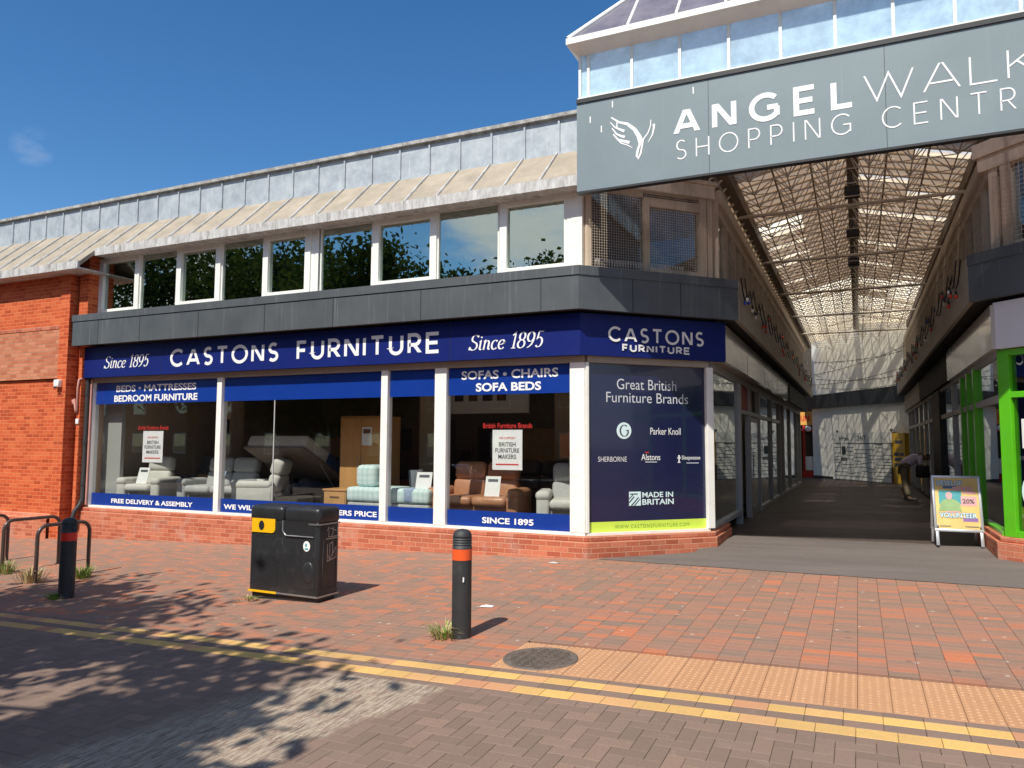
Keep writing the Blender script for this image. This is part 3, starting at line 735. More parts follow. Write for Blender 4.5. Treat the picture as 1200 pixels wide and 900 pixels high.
# --- dark grey band above the signs
bo = .42
def ring(d, xa, ya_end):
    k = d * .775                                       # the band's chamfer stands out a little less than its front
    return [(-10.97, -d), (-d + .46, -d), (1.995, 1.535), (1.995, ya_end)]
mb = MB()
band = MB()
band.strip([(-10.97, -.42), (.04, -.42), (1.995, 1.535)], [(-10.97, -.35), (.01, -.35), (1.93, 1.57)], 3.60, 4.21)
band.strip([(-10.985, -.435), (.046, -.435), (2.006, 1.525)], [(-10.985, -.36), (.014, -.36), (1.94, 1.57)], 4.10, 4.235)
band.box(-10.97, -10.90, -.349, .1, 3.60, 4.21)
bandob = band.build('fascia_band', 'band_grey', shop)
jm = MB()
for x in (-10.2, -9.0, -7.45, -5.85, -4.35, -2.62, -.55): jm.box(x - .006, x + .006, -.4225, -.41, 3.60, 4.10)
jm.box(-10.97, .04, -.423, -.41, 4.085, 4.10)
for s_ in (.62, 1.45): jm.box(s_ - .006, s_ + .006, -.3275, -.31, 3.60, 4.10, TD)
jm.build('panel_joint', 'edge_black', bandob)
mb = MB(); mb.strip([(-10.96, -.349), (.008, -.349), (1.92, 1.565), (1.92, 22.7)], [(-10.96, .1), (-.04, .1), (1.3, 1.44), (1.3, 22.7)], 3.615, 3.66); mb.build('band_soffit', 'band_soffit', shop)
mb = MB(); mb.strip([(-10.96, -.349), (.008, -.349), (1.92, 1.565), (1.92, 22.7)], [(-10.96, .1), (-.04, .1), (1.3, 1.44), (1.3, 22.7)], 4.16, 4.20); mb.build('band_top', 'tarmac', shop)
mb = MB(); mb.box(1.60, 22.8, -.50, -.43, 3.60, 4.235, TL); mb.build('arcade_band', 'beige_panel', shop)
# spikes against pigeons
mb = MB()
for k in range(34):
    s_ = .02 + k * .045
    for e in (-.03, .0, .03): mb.tube([(s_, -.30 + e * .2, 4.235), (s_ + e, -.30 + e, 4.37)], .0035, 4, TD, caps=False)
mb.build('bird_spikes', 'spike_metal', shop)
# --- upper windows
UX = [(-10.70, -9.51, 1), (-9.51, -8.46, 0), (-8.46, -7.30, 1), (-7.30, -6.25, 0), (-6.25, -5.17, 1), (-4.98, -3.81, 0), (-3.81, -2.55, 1), (-2.55, -1.40, 0), (-1.40, -.19, 1)]
UX = [(-10.70, -9.51, 1), (-9.51, -8.46, 0), (-8.46, -7.30, 1), (-7.30, -6.25, 0), (-6.25, -4.99, 1), (-4.95, -3.83, 0), (-3.81, -2.55, 1), (-2.55, -1.42, 0), (-1.40, -.19, 1)]
for a, b, opening in UX:
    m = MB(); z0, z1 = 4.20, 5.46; fw_ = .125 if opening else .028
    y0 = -.085 if opening else -.05
    bb = b - (.16 if (a == -6.25) else 0)
    m.box(a, a + fw_, y0, .03, z0 + .08, z1); m.box(bb - fw_, bb, y0, .03, z0 + .08, z1); m.box(a + fw_, bb - fw_, y0, .03, z0 + .08, z0 + .08 + fw_ * .8); m.box(a + fw_, bb - fw_, y0, .03, z1 - fw_ * .8, z1)
    if bb != b: m.box(bb, b, -.055, .03, z0 + .08, z1)
    f = m.build('upper_window', 'white_frame', shop, bevel=.004)
    MB().box(a + fw_, bb - fw_, -.02, -.012, z0 + .08 + fw_ * .8, z1 - fw_ * .8).build('pane', 'upper_glass', f)
mb = MB(); mb.box(-10.70, .02, -.075, .03, 4.20, 4.279); mb.box(-.19, -.02, -.09, .06, 4.279, 5.46); mb.build('upper_sill', 'white_frame', shop)
# --- roof: eaves flashing, beige sheet slope, lead parapet, coping
RX0, RX1 = -26.0, .19
mb = MB(); mb.add([(-10.45, -.36, 5.585), (RX1, -.36, 5.585), (RX1, .39, 6.285), (-10.45, .39, 6.285), (-10.45, -.33, 5.52), (RX1, -.33, 5.52), (RX1, .39, 6.2), (-10.45, .39, 6.2)],
     [(0, 1, 2, 3), (7, 6, 5, 4), (0, 4, 5, 1), (1, 5, 6, 2), (3, 7, 4, 0)])
rf = mb.build('roof_slope', 'lead_slope', shop)
mb = MB()
x = -10.2
while x < RX1:
    mb.add([(x - .018, -.365, 5.587), (x + .018, -.365, 5.587), (x + .012, .39, 6.292), (x - .012, .39, 6.292), (x - .010, -.365, 5.625), (x + .010, -.365, 5.625), (x + .008, .385, 6.325), (x - .008, .385, 6.325)],
           [(0, 4, 7, 3), (1, 2, 6, 5), (4, 5, 6, 7), (0, 1, 5, 4)])
    x += .6
mb.build_each('roof_seam', 'flashing', rf)
mb = MB(); mb.box(-10.45, RX1 - .003, -.39, -.335, 5.44, 5.60); mb.box(-10.45, RX1 - .003, -.335, .05, 5.44, 5.475)
x = -10.2
while x < RX1: mb.box(x - .01, x + .01, -.396, -.39, 5.43, 5.606); x += .3
mb.build('eaves_flashing', 'flashing', shop)
mb = MB(); mb.box(RX0, .9, .40, .50, 6.20, 6.84); pp = mb.build('roof_parapet', 'lead_sheet', shop)
mb = MB()
x = -25.9
while x < .9: mb.box(x - .016, x + .016, .372, .40, 6.24, 6.84); x += .603
mb.box(RX0, .9, .385, .398, 6.262, 6.30)
mb.build('seam_roll', 'lead_sheet', pp)
mb = MB(); mb.box(RX0, .92, .33, .72, 6.875, 6.935); mb.box(RX0, .92, .385, .70, 6.84, 6.875); mb.build('coping', 'coping_stone', shop)
mb = MB(); mb.box(RX0, 1.55, .50, 25, 6.3, 6.36); mb.build('flat_roof', 'tarmac', shop)
# --- first-floor shell
mb = MB()
mb.box(-10.9, 1.45, 4.5, 4.6, 4.16, 5.6); mb.box(-10.95, -10.9, .05, 4.6, 4.16, 5.6); mb.box(-10.9, .1, .06, 4.6, 5.48, 5.55); mb.box(-2, 1.45, 4.6, 22.7, 5.55, 5.62)
mb.box(-2.1, -2.0, 4.6, 22.7, 4.16, 5.6); mb.prism([(-10.9, .1), (-.06, .1), (1.2, 1.36), (1.2, 22.7), (-10.9, 22.7)], 4.10, 4.155)
mb.build('upper_interior', 'interior_dark', shop)
# --- corner first-floor windows behind pigeon netting
mb = MB()
mb.box(.0, .09, -.03, .12, 4.20, 5.58, TD); mb.box(.99, 1.10, -.03, .10, 4.20, 5.50, TD); mb.box(2.00, 2.13, -.05, .12, 4.20, 5.58, TD); mb.box(2.15, 2.24, -.04, .08, 4.20, 5.58, TD)
mb.box(1.10, 2.00, -.028, .08, 4.20, 4.38, TD); mb.box(1.10, 2.00, -.03, .08, 5.36, 5.50, TD); mb.box(.09, .99, -.015, .08, 5.50, 5.58, TD); mb.box(.09, .99, -.012, .08, 4.20, 4.27, TD)
uc = mb.build('corner_upper_window', 'cream_timber', shop, bevel=.006)
for a, b, z0 in ((.09, .99, 4.27), (1.10, 2.00, 4.38)): MB().box(a, b, .02, .028, z0, 5.50 if a < .5 else 5.36, TD).build('pane', 'arcade_glass', uc)
mb = MB(); mb.box(.10, 2.26, -.10, .12, 5.58, 5.80, TD); mb.box(.12, 2.3, -.13, .1, 5.80, 5.86, TD); mb.build('head_beam', 'cream_timber', shop, bevel=.01)
mb = MB()
for k in range(53): s_ = .02 + k * .041; mb.box(s_ - .0022, s_ + .0022, -.105, -.1015, 4.24, 5.60, TD)
for k in range(33): z_ = 4.26 + k * .041; mb.box(0, 2.2, -.1055, -.1020, z_ - .0022, z_ + .0022, TD)
mb.build('bird_netting', 'net_wire', shop)
# --- arcade first floor: timber posts, netting and windows on the left wall
def arcade_upper(T, parent, s0, s1, sg):
    mb = MB(); s_ = s0
    while s_ < s1: mb.box(s_ - .035, s_ + .035, -.06, .06, 4.20, 5.58, T); s_ += .92
    mb.box(min(s0, s1), max(s0, s1), -.05, .05, 4.20, 4.34, T); mb.box(min(s0, s1), max(s0, s1), -.045, .05, 5.42, 5.58, T); mb.box(min(s0, s1), max(s0, s1), -.10, .10, 5.58, 5.80, T)
    f = mb.build('arcade_upper_window', 'cream_timber', parent)
    MB().box(min(s0, s1), max(s0, s1), .005, .012, 4.34, 5.42, T).build('pane', 'arcade_glass', f)
    mb = MB(); q = min(s0, s1)
    while q < max(s0, s1): mb.box(q - .003, q + .003, -.125, -.121, 4.24, 5.60, T); q += .12
    for k in range(14): mb.box(min(s0, s1), max(s0, s1), -.126, -.122, 4.25 + k * .1, 4.256 + k * .1, T)
    mb.build('bird_netting', 'net_wire', f)
arcade_upper(TR(1.62, 0, 0, R(90)), shop, 1.75, 22.6, 1)
# --- arcade ground floor shopfront (left)
mb = MB()
for s_, w_ in ((4.86, .12), (6.30, .05), (8.05, .10), (10.8, .09), (13.2, .10), (14.4, .07), (16.9, .09), (20.0, .09), (21.9, .12)): mb.box(s_ - w_ / 2, s_ + w_ / 2, -.06, .06, .06, ZH, TL)
mb.box(1.6, 4.8, -.05, .06, ZS - .03, ZS + .05, TL); mb.box(1.6, 22, -.055, .06, ZH - .09, ZH + .02, TL); mb.box(4.92, 13.15, -.045, .05, 2.27, 2.36, TL); mb.box(8.1, 21.85, -.05, .05, .05, .20, TL)
sf = mb.build('arcade_shopfront', 'shopfront_grey', shop, bevel=.005)
MB().box(1.64, 4.8, .0, .006, ZS + .05, ZH - .09, TL).build('pane', 'arcade_glass', sf)
for a, b in ((8.1, 10.755), (10.845, 13.15), (13.25, 14.365), (14.435, 16.855), (16.945, 19.955), (20.045, 21.84)):
    if b <= 13.2:
        MB().box(a, b, .0, .006, .20, 2.27, TL).build('pane', 'arcade_glass', sf); MB().box(a, b, .0, .006, 2.36, ZH - .09, TL).build('pane', 'arcade_glass', sf)
    else: MB().box(a, b, .0, .006, .20, ZH - .09, TL).build('pane', 'arcade_glass', sf)
mb = MB(); mb.box(6.5, 8.0, -.02, .03, .10, 2.26, TL); dr = mb.build('door', 'shopfront_grey', shop)
MB().box(6.62, 7.9, -.026, -.02, .28, 2.14, TL).build('door_glass', 'arcade_glass', dr)
MB().tube([(6.58, -.07, .95), (6.58, -.07, 1.45)], .014, 8, TL).build('handle', 'steel_trim', dr)
MB().box(4.95, 6.28, -.01, .02, 2.38, ZH - .1, TL).build('door_sign', 'red_paint', shop)
mb = MB(); mb.box(1.66, 13.6, -.27, -.20, ZH + .02, 3.56, TL); fz = mb.build('arcade_frieze', 'frieze_panel', shop)
mb = MB()
for s_ in (4.3, 7.2, 10.3): mb.box(s_ - .006, s_ + .006, -.2725, -.26, ZH + .02, 3.56, TL)
mb.build('panel_joint', 'edge_black', fz)
MB().box(1.64, 22, -.199, .06, ZH + .021, 3.61, TL).build('arcade_frieze', 'beige_panel', shop)
MB().box(13.7, 22.2, -.30, -.2, 2.98, 3.5, TL).build('arcade_frieze', 'beam_black', shop)
# --- interior of the shop
CP = [(-10.9, .10), (-.06, .10), (1.38, 1.54), (1.38, 23), (-10.9, 23)]
mb = MB(); mb.prism(CP, .20, .28); mb.build('shop_floor', 'carpet', shop)
mb = MB(); mb.prism(CP, 3.0, 3.06); mb.build('shop_ceiling', 'ceiling_tile', shop)
mb = MB(); mb.box(-10.95, 1.44, 7.5, 7.6, .28, 3.0); mb.box(-10.95, -10.86, .1, 7.5, .28, 3.0); mb.box(-3.1, -3.0, 7.6, 23, .28, 3.0); mb.box(-3.1, 1.44, 22.9, 23, .28, 3.)
mb.build('interior_wall', 'interior_wall', shop)
mb = MB(); mb.box(-10.85, -10.30, .3, .38, .28, 2.95); mb.build('side_panel', 'interior_panel', shop)
mb = MB()
for x0, x1, y0, y1, z1 in ((-9.6, -9.2, 2.2, 2.6, 3), (-4.35, -4.0, 2.4, 2.75, 3), (-1.75, -1.35, 3.2, 3.6, 3), (-.6, -.35, 4.5, 5.2, 3)): mb.box(x0, x1, y0, y1, .28, z1)
mb.build('column', 'interior_wall', shop)
mb = MB()
for x0, x1, z1 in ((-10.2, -8.9, 2.3), (-8.4, -7.3, 2.05), (-5.6, -4.7, 2.1), (-3.4, -2.6, 2.1), (.1, 1.0, 2.1)): mb.box(x0, x1, 7.42, 7.5, .28, z1)
mb.build('inner_door', 'interior_dark', shop)
mb = MB()
for x in (-10.6, -9.3): mb.box(x, x + .03, 7.38, 7.42, .28, 2.3)
mb.box(-4.1, -2.2, 2.95, 3.0, 2.25, 2.72); wp = mb.build('display_panel', 'paper', shop)
for k, (m_, w_) in enumerate((('leather_brown', .2), ('wood_dark', .2), ('leather_brown', .22), ('wood_dark', .2))): MB().box(-3.85 + k * .32, -3.85 + k * .32 + w_, 2.94, 2.95, 2.5, 2.66).build('picture', m_, wp)

# --- shop signs (things of their own)
sg = thing('shop_sign', 'long royal blue CASTONS FURNITURE sign over the street windows', 'sign', (-5.4, -.1, 2.9))
mb = MB(); mb.box(-10.86, -.015, -.20, -.07, 2.955, 3.58); mb.build('panel', 'sign_blue', sg)
mb = MB()
for x in (-8.62, -5.75, -2.2): mb.box(x - .004, x + .004, -.2012, -.19, 2.955, 3.58)
mb.build('panel_joint', 'edge_black', sg)
strokes('CASTONS FURNITURE', sg, TA, -8.36, -2.41, 3.115, 3.405, .2035, 'letter_white', .058)
calli('Since 1895', sg, TA, -10.25, -8.97, 3.13, 3.37, .2035, 'letter_white')
calli('Since 1895', sg, TA, -1.86, -.59, 3.10, 3.34, .2035, 'letter_white')
sg = thing('shop_sign', 'short blue CASTONS FURNITURE sign on the corner above the brand panel', 'sign', (1, 1, 2.9))
mb = MB(); mb.strip([(-.014, -.199), (1.785, 1.60)], [(-.06, -.14), (1.73, 1.65)], 2.954, 3.579); mb.build('panel', 'sign_blue', sg)
TS = TR(0, 0, 0, R(45))
strokes('CASTONS', sg, TD, .32, 1.96, 3.19, 3.385, .1445, 'letter_white', .036)
strokes('FURNITURE', sg, TD, .55, 1.71, 3.045, 3.135, .1445, 'letter_white', .026)

# ================================================================== BRICK BUILDING ON THE LEFT
bb = thing('brick_building', 'red brick building with blank wall and beige roof slope left of the shop windows', 'building', (-14, -.3, -.35))
mb = MB()
mb.box(-26, -11.38, -.36, .3, -.9, 2.93); mb.box(-26, -11.38, -.40, .3, 4.02, 5.4); mb.box(-11.38, -11.09, -.42, .3, -.9, 5.4); mb.box(-11.09, -10.97, .02, .3, -.9, 5.4); mb.box(-10.97, -10.872, -.24, .3, -.9, 3.6); mb.box(-10.97, -10.705, -.30, .3, 3.6, 5.5)
wl = mb.build('wall', 'red_brick', bb)
MB().box(-26, -11.382, -.415, .3, 2.95, 4.02).build('brick_panel', 'pale_brick', bb)
MB().box(-26, -11.382, -.425, .3, 3.98, 4.06).build('string_course', 'plinth_brick', bb)
mb = MB(); mb.add([(-26, -.48, -.9), (-11.39, -.48, -.9), (-11.39, -.48, .06), (-26, -.48, .06), (-26, -.355, .17), (-11.39, -.355, .17)], [(0, 1, 2, 3), (3, 2, 5, 4)]); mb.box(-11.39, -10.98, -.2, .2, -.9, .1); mb.build('plinth', 'plinth_brick', bb)
mb = MB(); mb.add([(-26, -.72, 5.25), (-10.45, -.72, 5.25), (-10.45, .39, 6.288), (-26, .39, 6.288), (-26, -.70, 5.17), (-10.45, -.70, 5.17), (-10.45, .39, 6.2), (-26, .39, 6.2)], [(0, 1, 2, 3), (7, 6, 5, 4), (0, 4, 5, 1), (1, 5, 6, 2), (3, 7, 4, 0)])
rf = mb.build('roof_slope', 'lead_slope', bb)
mb = MB(); x = -25.8
while x < -10.4:
    mb.add([(x - .018, -.725, 5.252), (x + .018, -.725, 5.252), (x + .012, .39, 6.292), (x - .012, .39, 6.292), (x - .01, -.725, 5.29), (x + .01, -.725, 5.29), (x + .008, .385, 6.325), (x - .008, .385, 6.325)], [(0, 4, 7, 3), (1, 2, 6, 5), (4, 5, 6, 7), (0, 1, 5, 4)]); x += .6
mb.build_each('roof_seam', 'flashing', rf)
mb = MB(); mb.box(-26, -10.452, -.75, -.70, 5.11, 5.265); mb.box(-26, -10.452, -.70, .2, 5.11, 5.14)
x = -25.8
while x < -10.45: mb.box(x - .01, x + .01, -.756, -.75, 5.10, 5.27); x += .3
mb.build('eaves_flashing', 'flashing', bb)
o = thing('security_sensor', 'small white sensor box on the red brick wall', 'sensor', (-11.28, -.42, 2.82))
mb = MB(); mb.rbox(-.075, .075, -.09, .0, -.06, .09, .015, 2); mb.build('housing', 'white_frame', o, world=False)
mb = MB(); mb.rbox(-.05, .05, -.10, -.085, -.09, -.055, .01, 2); mb.build('lens', 'edge_black', o, world=False)
o = thing('drainpipe', 'black drainpipe between the brick pier and the shop window', 'drainpipe', (-10.83, -.12, .1))
mb = MB(); mb.tube([(-10.83, -.12, 2.95), (-10.83, -.12, .50), (-10.83, -.17, .36), (-10.85, -.26, .24), (-10.87, -.30, .05)], .045, 12); mb.build('pipe', 'pipe_dark', o)
mb = MB()
for z in (2.6, 1.6, .75, .4): mb.lathe([(.053, z), (.053, z + .07)], 12, TR(-10.83, -.12))
mb.build_each('bracket', 'pipe_dark', o)
o = tag(MB().tube([(-10.755, -.09, .36), (-10.755, -.09, 2.93)], .020, 8).build('conduit', 'pipe_pink'), 'thin pinkish conduit running up beside the first shop window', 'conduit')
o = tag(MB().tube([(-11.06, -.26, 2.42), (-11.05, -.28, 2.50), (-11.0, -.28, 2.52), (-10.97, -.27, 2.30), (-10.945, -.27, 2.22), (-10.92, -.27, 2.28), (-10.93, -.27, 2.75), (-10.90, -.27, 2.92), (-10.88, -.22, 2.94)], .022, 8).build('conduit', 'pipe_pink'), 'bent pink pipe loop high on the brick pier', 'conduit')
o = tag(MB().rbox(-10.965, -10.88, -.265, -.24, 2.0, 2.11, .008, 2).build('wall_plate', 'paper'), 'small white plate on the brick pier', 'plate')

# ================================================================== ARCADE ENTRANCE: name board, clerestory, hipped glass roof
AX0, AX1 = .225, 6.70
ns = thing('name_board', 'huge grey ANGEL WALK SHOPPING CENTRE board across the arcade entrance', 'sign', (3.45, -1.0, 5.1))
mb = MB(); mb.box(AX0, AX1, -1.0, -.93, 5.115, 6.36); bd = mb.build('board', 'angel_grey', ns)
mb = MB(); mb.box(AX0, AX1, -1.003, -.90, 5.085, 5.114); mb.box(AX0, AX1, -1.02, -.90, 6.361, 6.42); mb.build('edge_trim', 'edge_black', ns)
mb = MB()
for x in (2.02, 4.06, 6.0): mb.box(x - .003, x + .003, -1.0012, -.99, 5.115, 6.36)
mb.build('board_joint', 'edge_black', bd)
mb = MB()
for x, z in ((.42, 6.11), (.74, 6.27), (1.83, 6.25), (.58, 5.95), (.80, 5.98)): mb.box(x - .008, x + .008, -1.002, -.995, z - .05, z + .04)
mb.build('chip_mark', 'letter_white', bd)
strokes('ANGEL', ns, TA, 1.60, 3.70, 5.70, 6.005, 1.004, 'letter_white', .066, gap=.66)
strokes('WALK', ns, TA, 3.84, 5.55, 5.70, 6.02, 1.004, 'letter_white', .020, gap=.25)
strokes('SHOPPING', ns, TA, 1.60, 3.68, 5.355, 5.60, 1.004, 'letter_white', .016, gap=.60)
strokes('CENTRE', ns, TA, 4.02, 5.60, 5.345, 5.59, 1.004, 'letter_white', .016, gap=.60)
m_ = MB()
def leafshape(pts): m_.add([(p[0], -1.003 - .0004 * len(m_.f), p[1]) for p in pts], [list(range(len(pts)))], TA)
def wz(x, y): # zoom coordinates of the logo -> board metres
    return (.70 + (x - 55) / 215 * .62, 6.085 - (y - 300) / 225 * .73 + (x - 55) / 215 * .115)
def feather(pts_, w0, w1):
    P = [wz(*p) for p in pts_]; n = len(P); L = []; Q = []
    for i, p in enumerate(P):
        a, b = Vector(P[max(0, i - 1)]), Vector(P[min(n - 1, i + 1)]); d = (b - a).normalized(); k = i / (n - 1); w_ = w0 + (w1 - w0) * k
        w_ *= 1.5; L.append((p[0] - d.y * w_, p[1] + d.x * w_)); Q.append((p[0] + d.y * w_, p[1] - d.x * w_))
    k0 = len(m_.f)
    for i in range(n - 1): m_.add([(a[0], -1.003 - .0003 * (k0 % 9), a[1]) for a in (Q[i], Q[i + 1], L[i + 1], L[i])], [(0, 1, 2, 3)])
feather([(62, 302), (100, 335), (140, 355), (175, 390), (195, 425), (205, 455)], .006, .024)
feather([(58, 322), (80, 350), (105, 368), (126, 382)], .004, .013)
feather([(66, 350), (88, 382), (110, 398), (128, 408)], .005, .013)
feather([(72, 378), (95, 408), (120, 422), (150, 438)], .006, .014)
feather([(88, 400), (110, 428), (140, 446), (164, 465)], .008, .003)
feather([(205, 450), (190, 480), (184, 505), (190, 520), (203, 500), (210, 470), (216, 445), (238, 425), (250, 400), (252, 374)], .012, .004)
feather([(238, 465), (258, 440), (266, 412), (266, 396)], .003, .012)
m_.build('wing_emblem', 'letter_white', ns)
en = thing('entrance_roof', 'glazed lantern roof with white bars above the grey name board', 'glass roof', (3.45, -.5, 6.4))
CY, CZ0, CZ1 = -.93, 6.42, 7.13
mx_ = [.255, .38, 1.0, 1.65, 2.28, 2.91, 3.54, 4.17, 4.80, 5.43, 6.06, 6.62]
mb = MB()
for x in mx_: mb.box(x - .018, x + .018, CY - .03, CY + .03, CZ0, CZ1)
for y in (-.4, .2, .8, 1.4): mb.box(.225, .265, y - .02, y + .02, CZ0, CZ1); mb.box(6.60, 6.64, y - .02, y + .02, CZ0, CZ1)
mb.box(.22, 6.68, CY - .025, CY + .03, CZ0, CZ0 + .05)
cf = mb.build('clerestory_frame', 'white_frame', en)
mb = MB(); mb.box(.24, 6.62, CY - .004, CY + .004, CZ0 + .05, CZ1); mb.box(.240, .248, CY + .004, 1.4, CZ0, CZ1); mb.box(6.612, 6.62, CY + .004, 1.4, CZ0, CZ1); mb.build('clerestory_glass', 'clerestory_glass', en)
mb = MB()
for k in range(26): z = CZ0 + .08 + k * .025; mb.box(.3, 6.6, CY + .02, CY + .023, z - .0015, z + .0015)
mb.build('wire_mesh', 'spike_metal', en)
EX0, EY0 = .13, -1.15; HT = 1.5; HI = HT / math.tan(R(50)); EX1 = 6.77
mb = MB(); mb.box(EX0, EX1, EY0 - .03, EY0 + .05, 7.155, 7.24); mb.box(EX0, EX0 + .08, EY0 + .05, 1.5, 7.155, 7.24); mb.box(EX1 - .08, EX1, EY0 + .05, 1.5, 7.155, 7.24)
mb.add([(EX0, EY0, 7.155), (EX1, EY0, 7.155), (EX1 - .15, CY - .03, 7.06), (EX0 + .11, CY - .03, 7.06)], [(0, 3, 2, 1)]); mb.add([(EX0, EY0, 7.155), (EX0 + .11, CY - .03, 7.06), (EX0 + .11, 1.5, 7.06), (EX0, 1.5, 7.155)], [(0, 3, 2, 1)])
mb.build('gutter', 'white_frame', en)
zt = 7.24 + HT
mb = MB()
mb.quad((EX0 + .03, EY0, 7.24), (EX1 - .03, EY0, 7.24), (EX1 - HI, EY0 + HI, zt), (EX0 + HI, EY0 + HI, zt)); mb.quad((EX0 + .03, 1.5, 7.24), (EX0 + .03, EY0, 7.24), (EX0 + HI, EY0 + HI, zt), (EX0 + HI, 1.5, zt)); mb.quad((EX1 - .03, EY0, 7.24), (EX1 - .03, 1.5, 7.24), (EX1 - HI, 1.5, zt), (EX1 - HI, EY0 + HI, zt))
mb.quad((EX0 + HI, EY0 + HI, zt), (EX1 - HI, EY0 + HI, zt), (EX1 - HI, 1.5, zt), (EX0 + HI, 1.5, zt))
mb.build('lantern_glass', 'lantern_glass', en)
mb = MB()
mb.tube([(EX0 + .02, EY0, 7.25), (EX0 + HI, EY0 + HI, zt)], .035, 6); mb.tube([(EX1 - .02, EY0, 7.25), (EX1 - HI, EY0 + HI, zt)], .035, 6); mb.tube([(EX0 + HI, EY0 + HI, zt), (EX1 - HI, EY0 + HI, zt)], .03, 6)
for x in mx_[2:-1]:
    tt = min(1, (x - EX0) / HI, (EX1 - x) / HI); mb.tube([(x, EY0, 7.25), (x, EY0 + HI * tt, 7.25 + HT * tt)], .022, 6)
for y in (-.4, .2, .8, 1.4): mb.tube([(EX0 + .03, y, 7.25), (EX0 + HI * min(1, (y - EY0) / HI), y, 7.25 + HT * min(1, (y - EY0) / HI))], .022, 6)
mb.build('glazing_bar', 'white_frame', en)

# ================================================================== ARCADE ROOF
ar = thing('arcade_roof', 'long slatted arcade roof with dark ridge beam and fine steel trusses', 'roof', (3.65, 10, 6.4))
EL, ER, EZ, RXc, RZ = 1.70, 5.56, 6.36, 3.70, 6.80
Y0, Y1 = .9, 27.0
pan = MB(); clr = MB(); bars = MB()
y = Y0; k = 0
random.seed(11)
while y < Y1:
    for side in (0, 1):
        xa, za, xb, zb = (EL, EZ, RXc - .06, RZ) if side == 0 else (ER, EZ, RXc + .06, RZ)
        for j in range(2):
            q0, q1 = j / 2, (j + 1) / 2
            p0 = (xa + (xb - xa) * q0, za + (zb - za) * q0); p1 = (xa + (xb - xa) * q1, za + (zb - za) * q1)
            g = random.random()
            tgt = clr if g < (.12 if y < 14 else .90) else pan
            yy0, yy1 = (y - .03, y + .42)
            tgt.add([(p0[0], yy0, p0[1] + .075), (p1[0], yy0, p1[1] + .075), (p1[0], yy1, p1[1] + .02), (p0[0], yy1, p0[1] + .02)], [(0, 1, 2, 3)])
        bars.tube([(xa, y, za - .005), (xb, y, zb - .005)], .021, 4)
    y += .385; k += 1
pan.build('roof_panel', 'roof_panel', ar); clr.build('glass_panel', 'roof_glass', ar); bars.build('glazing_bar', 'bar_cream', ar)
mb = MB(); mb.box(RXc - .10, RXc + .10, Y0, Y1, RZ - .16, RZ + .06); mb.build('ridge_beam', 'beam_brown', ar)
for xe in (EL, ER): MB().box(xe - .10, xe + .10, Y0, Y1, EZ - .22, EZ + .02).build('eaves_beam', 'beam_brown', ar)
# slanting skirt between the walls and the eaves beams
sk = MB(); sb = MB()
for xe, xw in ((EL, 1.50), (ER, 5.52)):
    s1 = -1 if xe == EL else 1
    xw2 = xe + s1 * .42
    sk.quad((xe, Y0, EZ - .10), (xe, Y1, EZ - .10), (xw2, Y1, 5.80), (xw2, Y0, 5.80))
    y = Y0
    while y < Y1: sb.tube([(xe, y, EZ - .16), (xw2 - s1 * .03, y, 5.78)], .03, 4); y += .46
sk.build('skirt_panel', 'roof_panel', ar); sb.build('skirt_rib', 'bar_cream', ar)
# space frame: chords, bracing and ties
tr = MB(); ch = MB()
nxs = 6; cell = .74
def top(i, y):
    x = EL + .1 + (ER - EL - .2) * i / nxs; z = EZ + (RZ - EZ) * (1 - abs(x - RXc) / 1.9) - .05; return Vector((x, y, z))
def bot(i, y): 
    x = EL + .1 + (ER - EL - .2) * (i + .5) / nxs; return Vector((x, y, EZ - .30))
y = Y0 + .3; ny = int((Y1 - Y0 - .5) / cell)
for j in range(ny):
    ya, yb = y + j * cell, y + (j + 1) * cell; ym = (ya + yb) / 2
    for i in range(nxs):
        b_ = bot(i, ym)
        for q in (top(i, ya), top(i + 1, ya), top(i, yb), top(i + 1, yb)): tr.tube([b_, q], .0115, 4, None, False)
        if i < nxs - 1: tr.tube([b_, bot(i + 1, ym)], .009, 4, None, False)
        if j < ny - 1: tr.tube([b_, bot(i, ym + cell)], .012, 4, None, False)
    for i in range(1, nxs): ch.tube([top(i, ya), top(i, yb)], .028 if i == 3 else .018, 4, None, False)
tr.build('space_frame', 'truss_metal', ar); ch.build('chord', 'roof_metal', ar)
mb = MB()
for yy in (4.2, 8.2, 12.4, 16.6, 21.): mb.tube([(EL, yy, EZ - .34), (ER, yy, EZ - .34)], .035, 6)
mb.build('tie_rod', 'truss_metal', ar)
for k, (yy, lb) in enumerate(((4.15, 'black spotlight box under the ridge nearest the name board'), (7.1, 'middle black spotlight box under the arcade ridge'), (9.9, 'far small black spotlight box under the arcade ridge'))):
    o = thing('spotlight', lb, 'light', (3.68, yy, RZ - .55))
    MB().rbox(-.13, .13, -.10, .10, -.11, .09, .02, 2).build('housing', 'edge_black', o, world=False); MB().tube([(0, 0, .08), (0, 0, .42)], .015, 6).build('bracket', 'edge_black', o, world=False)

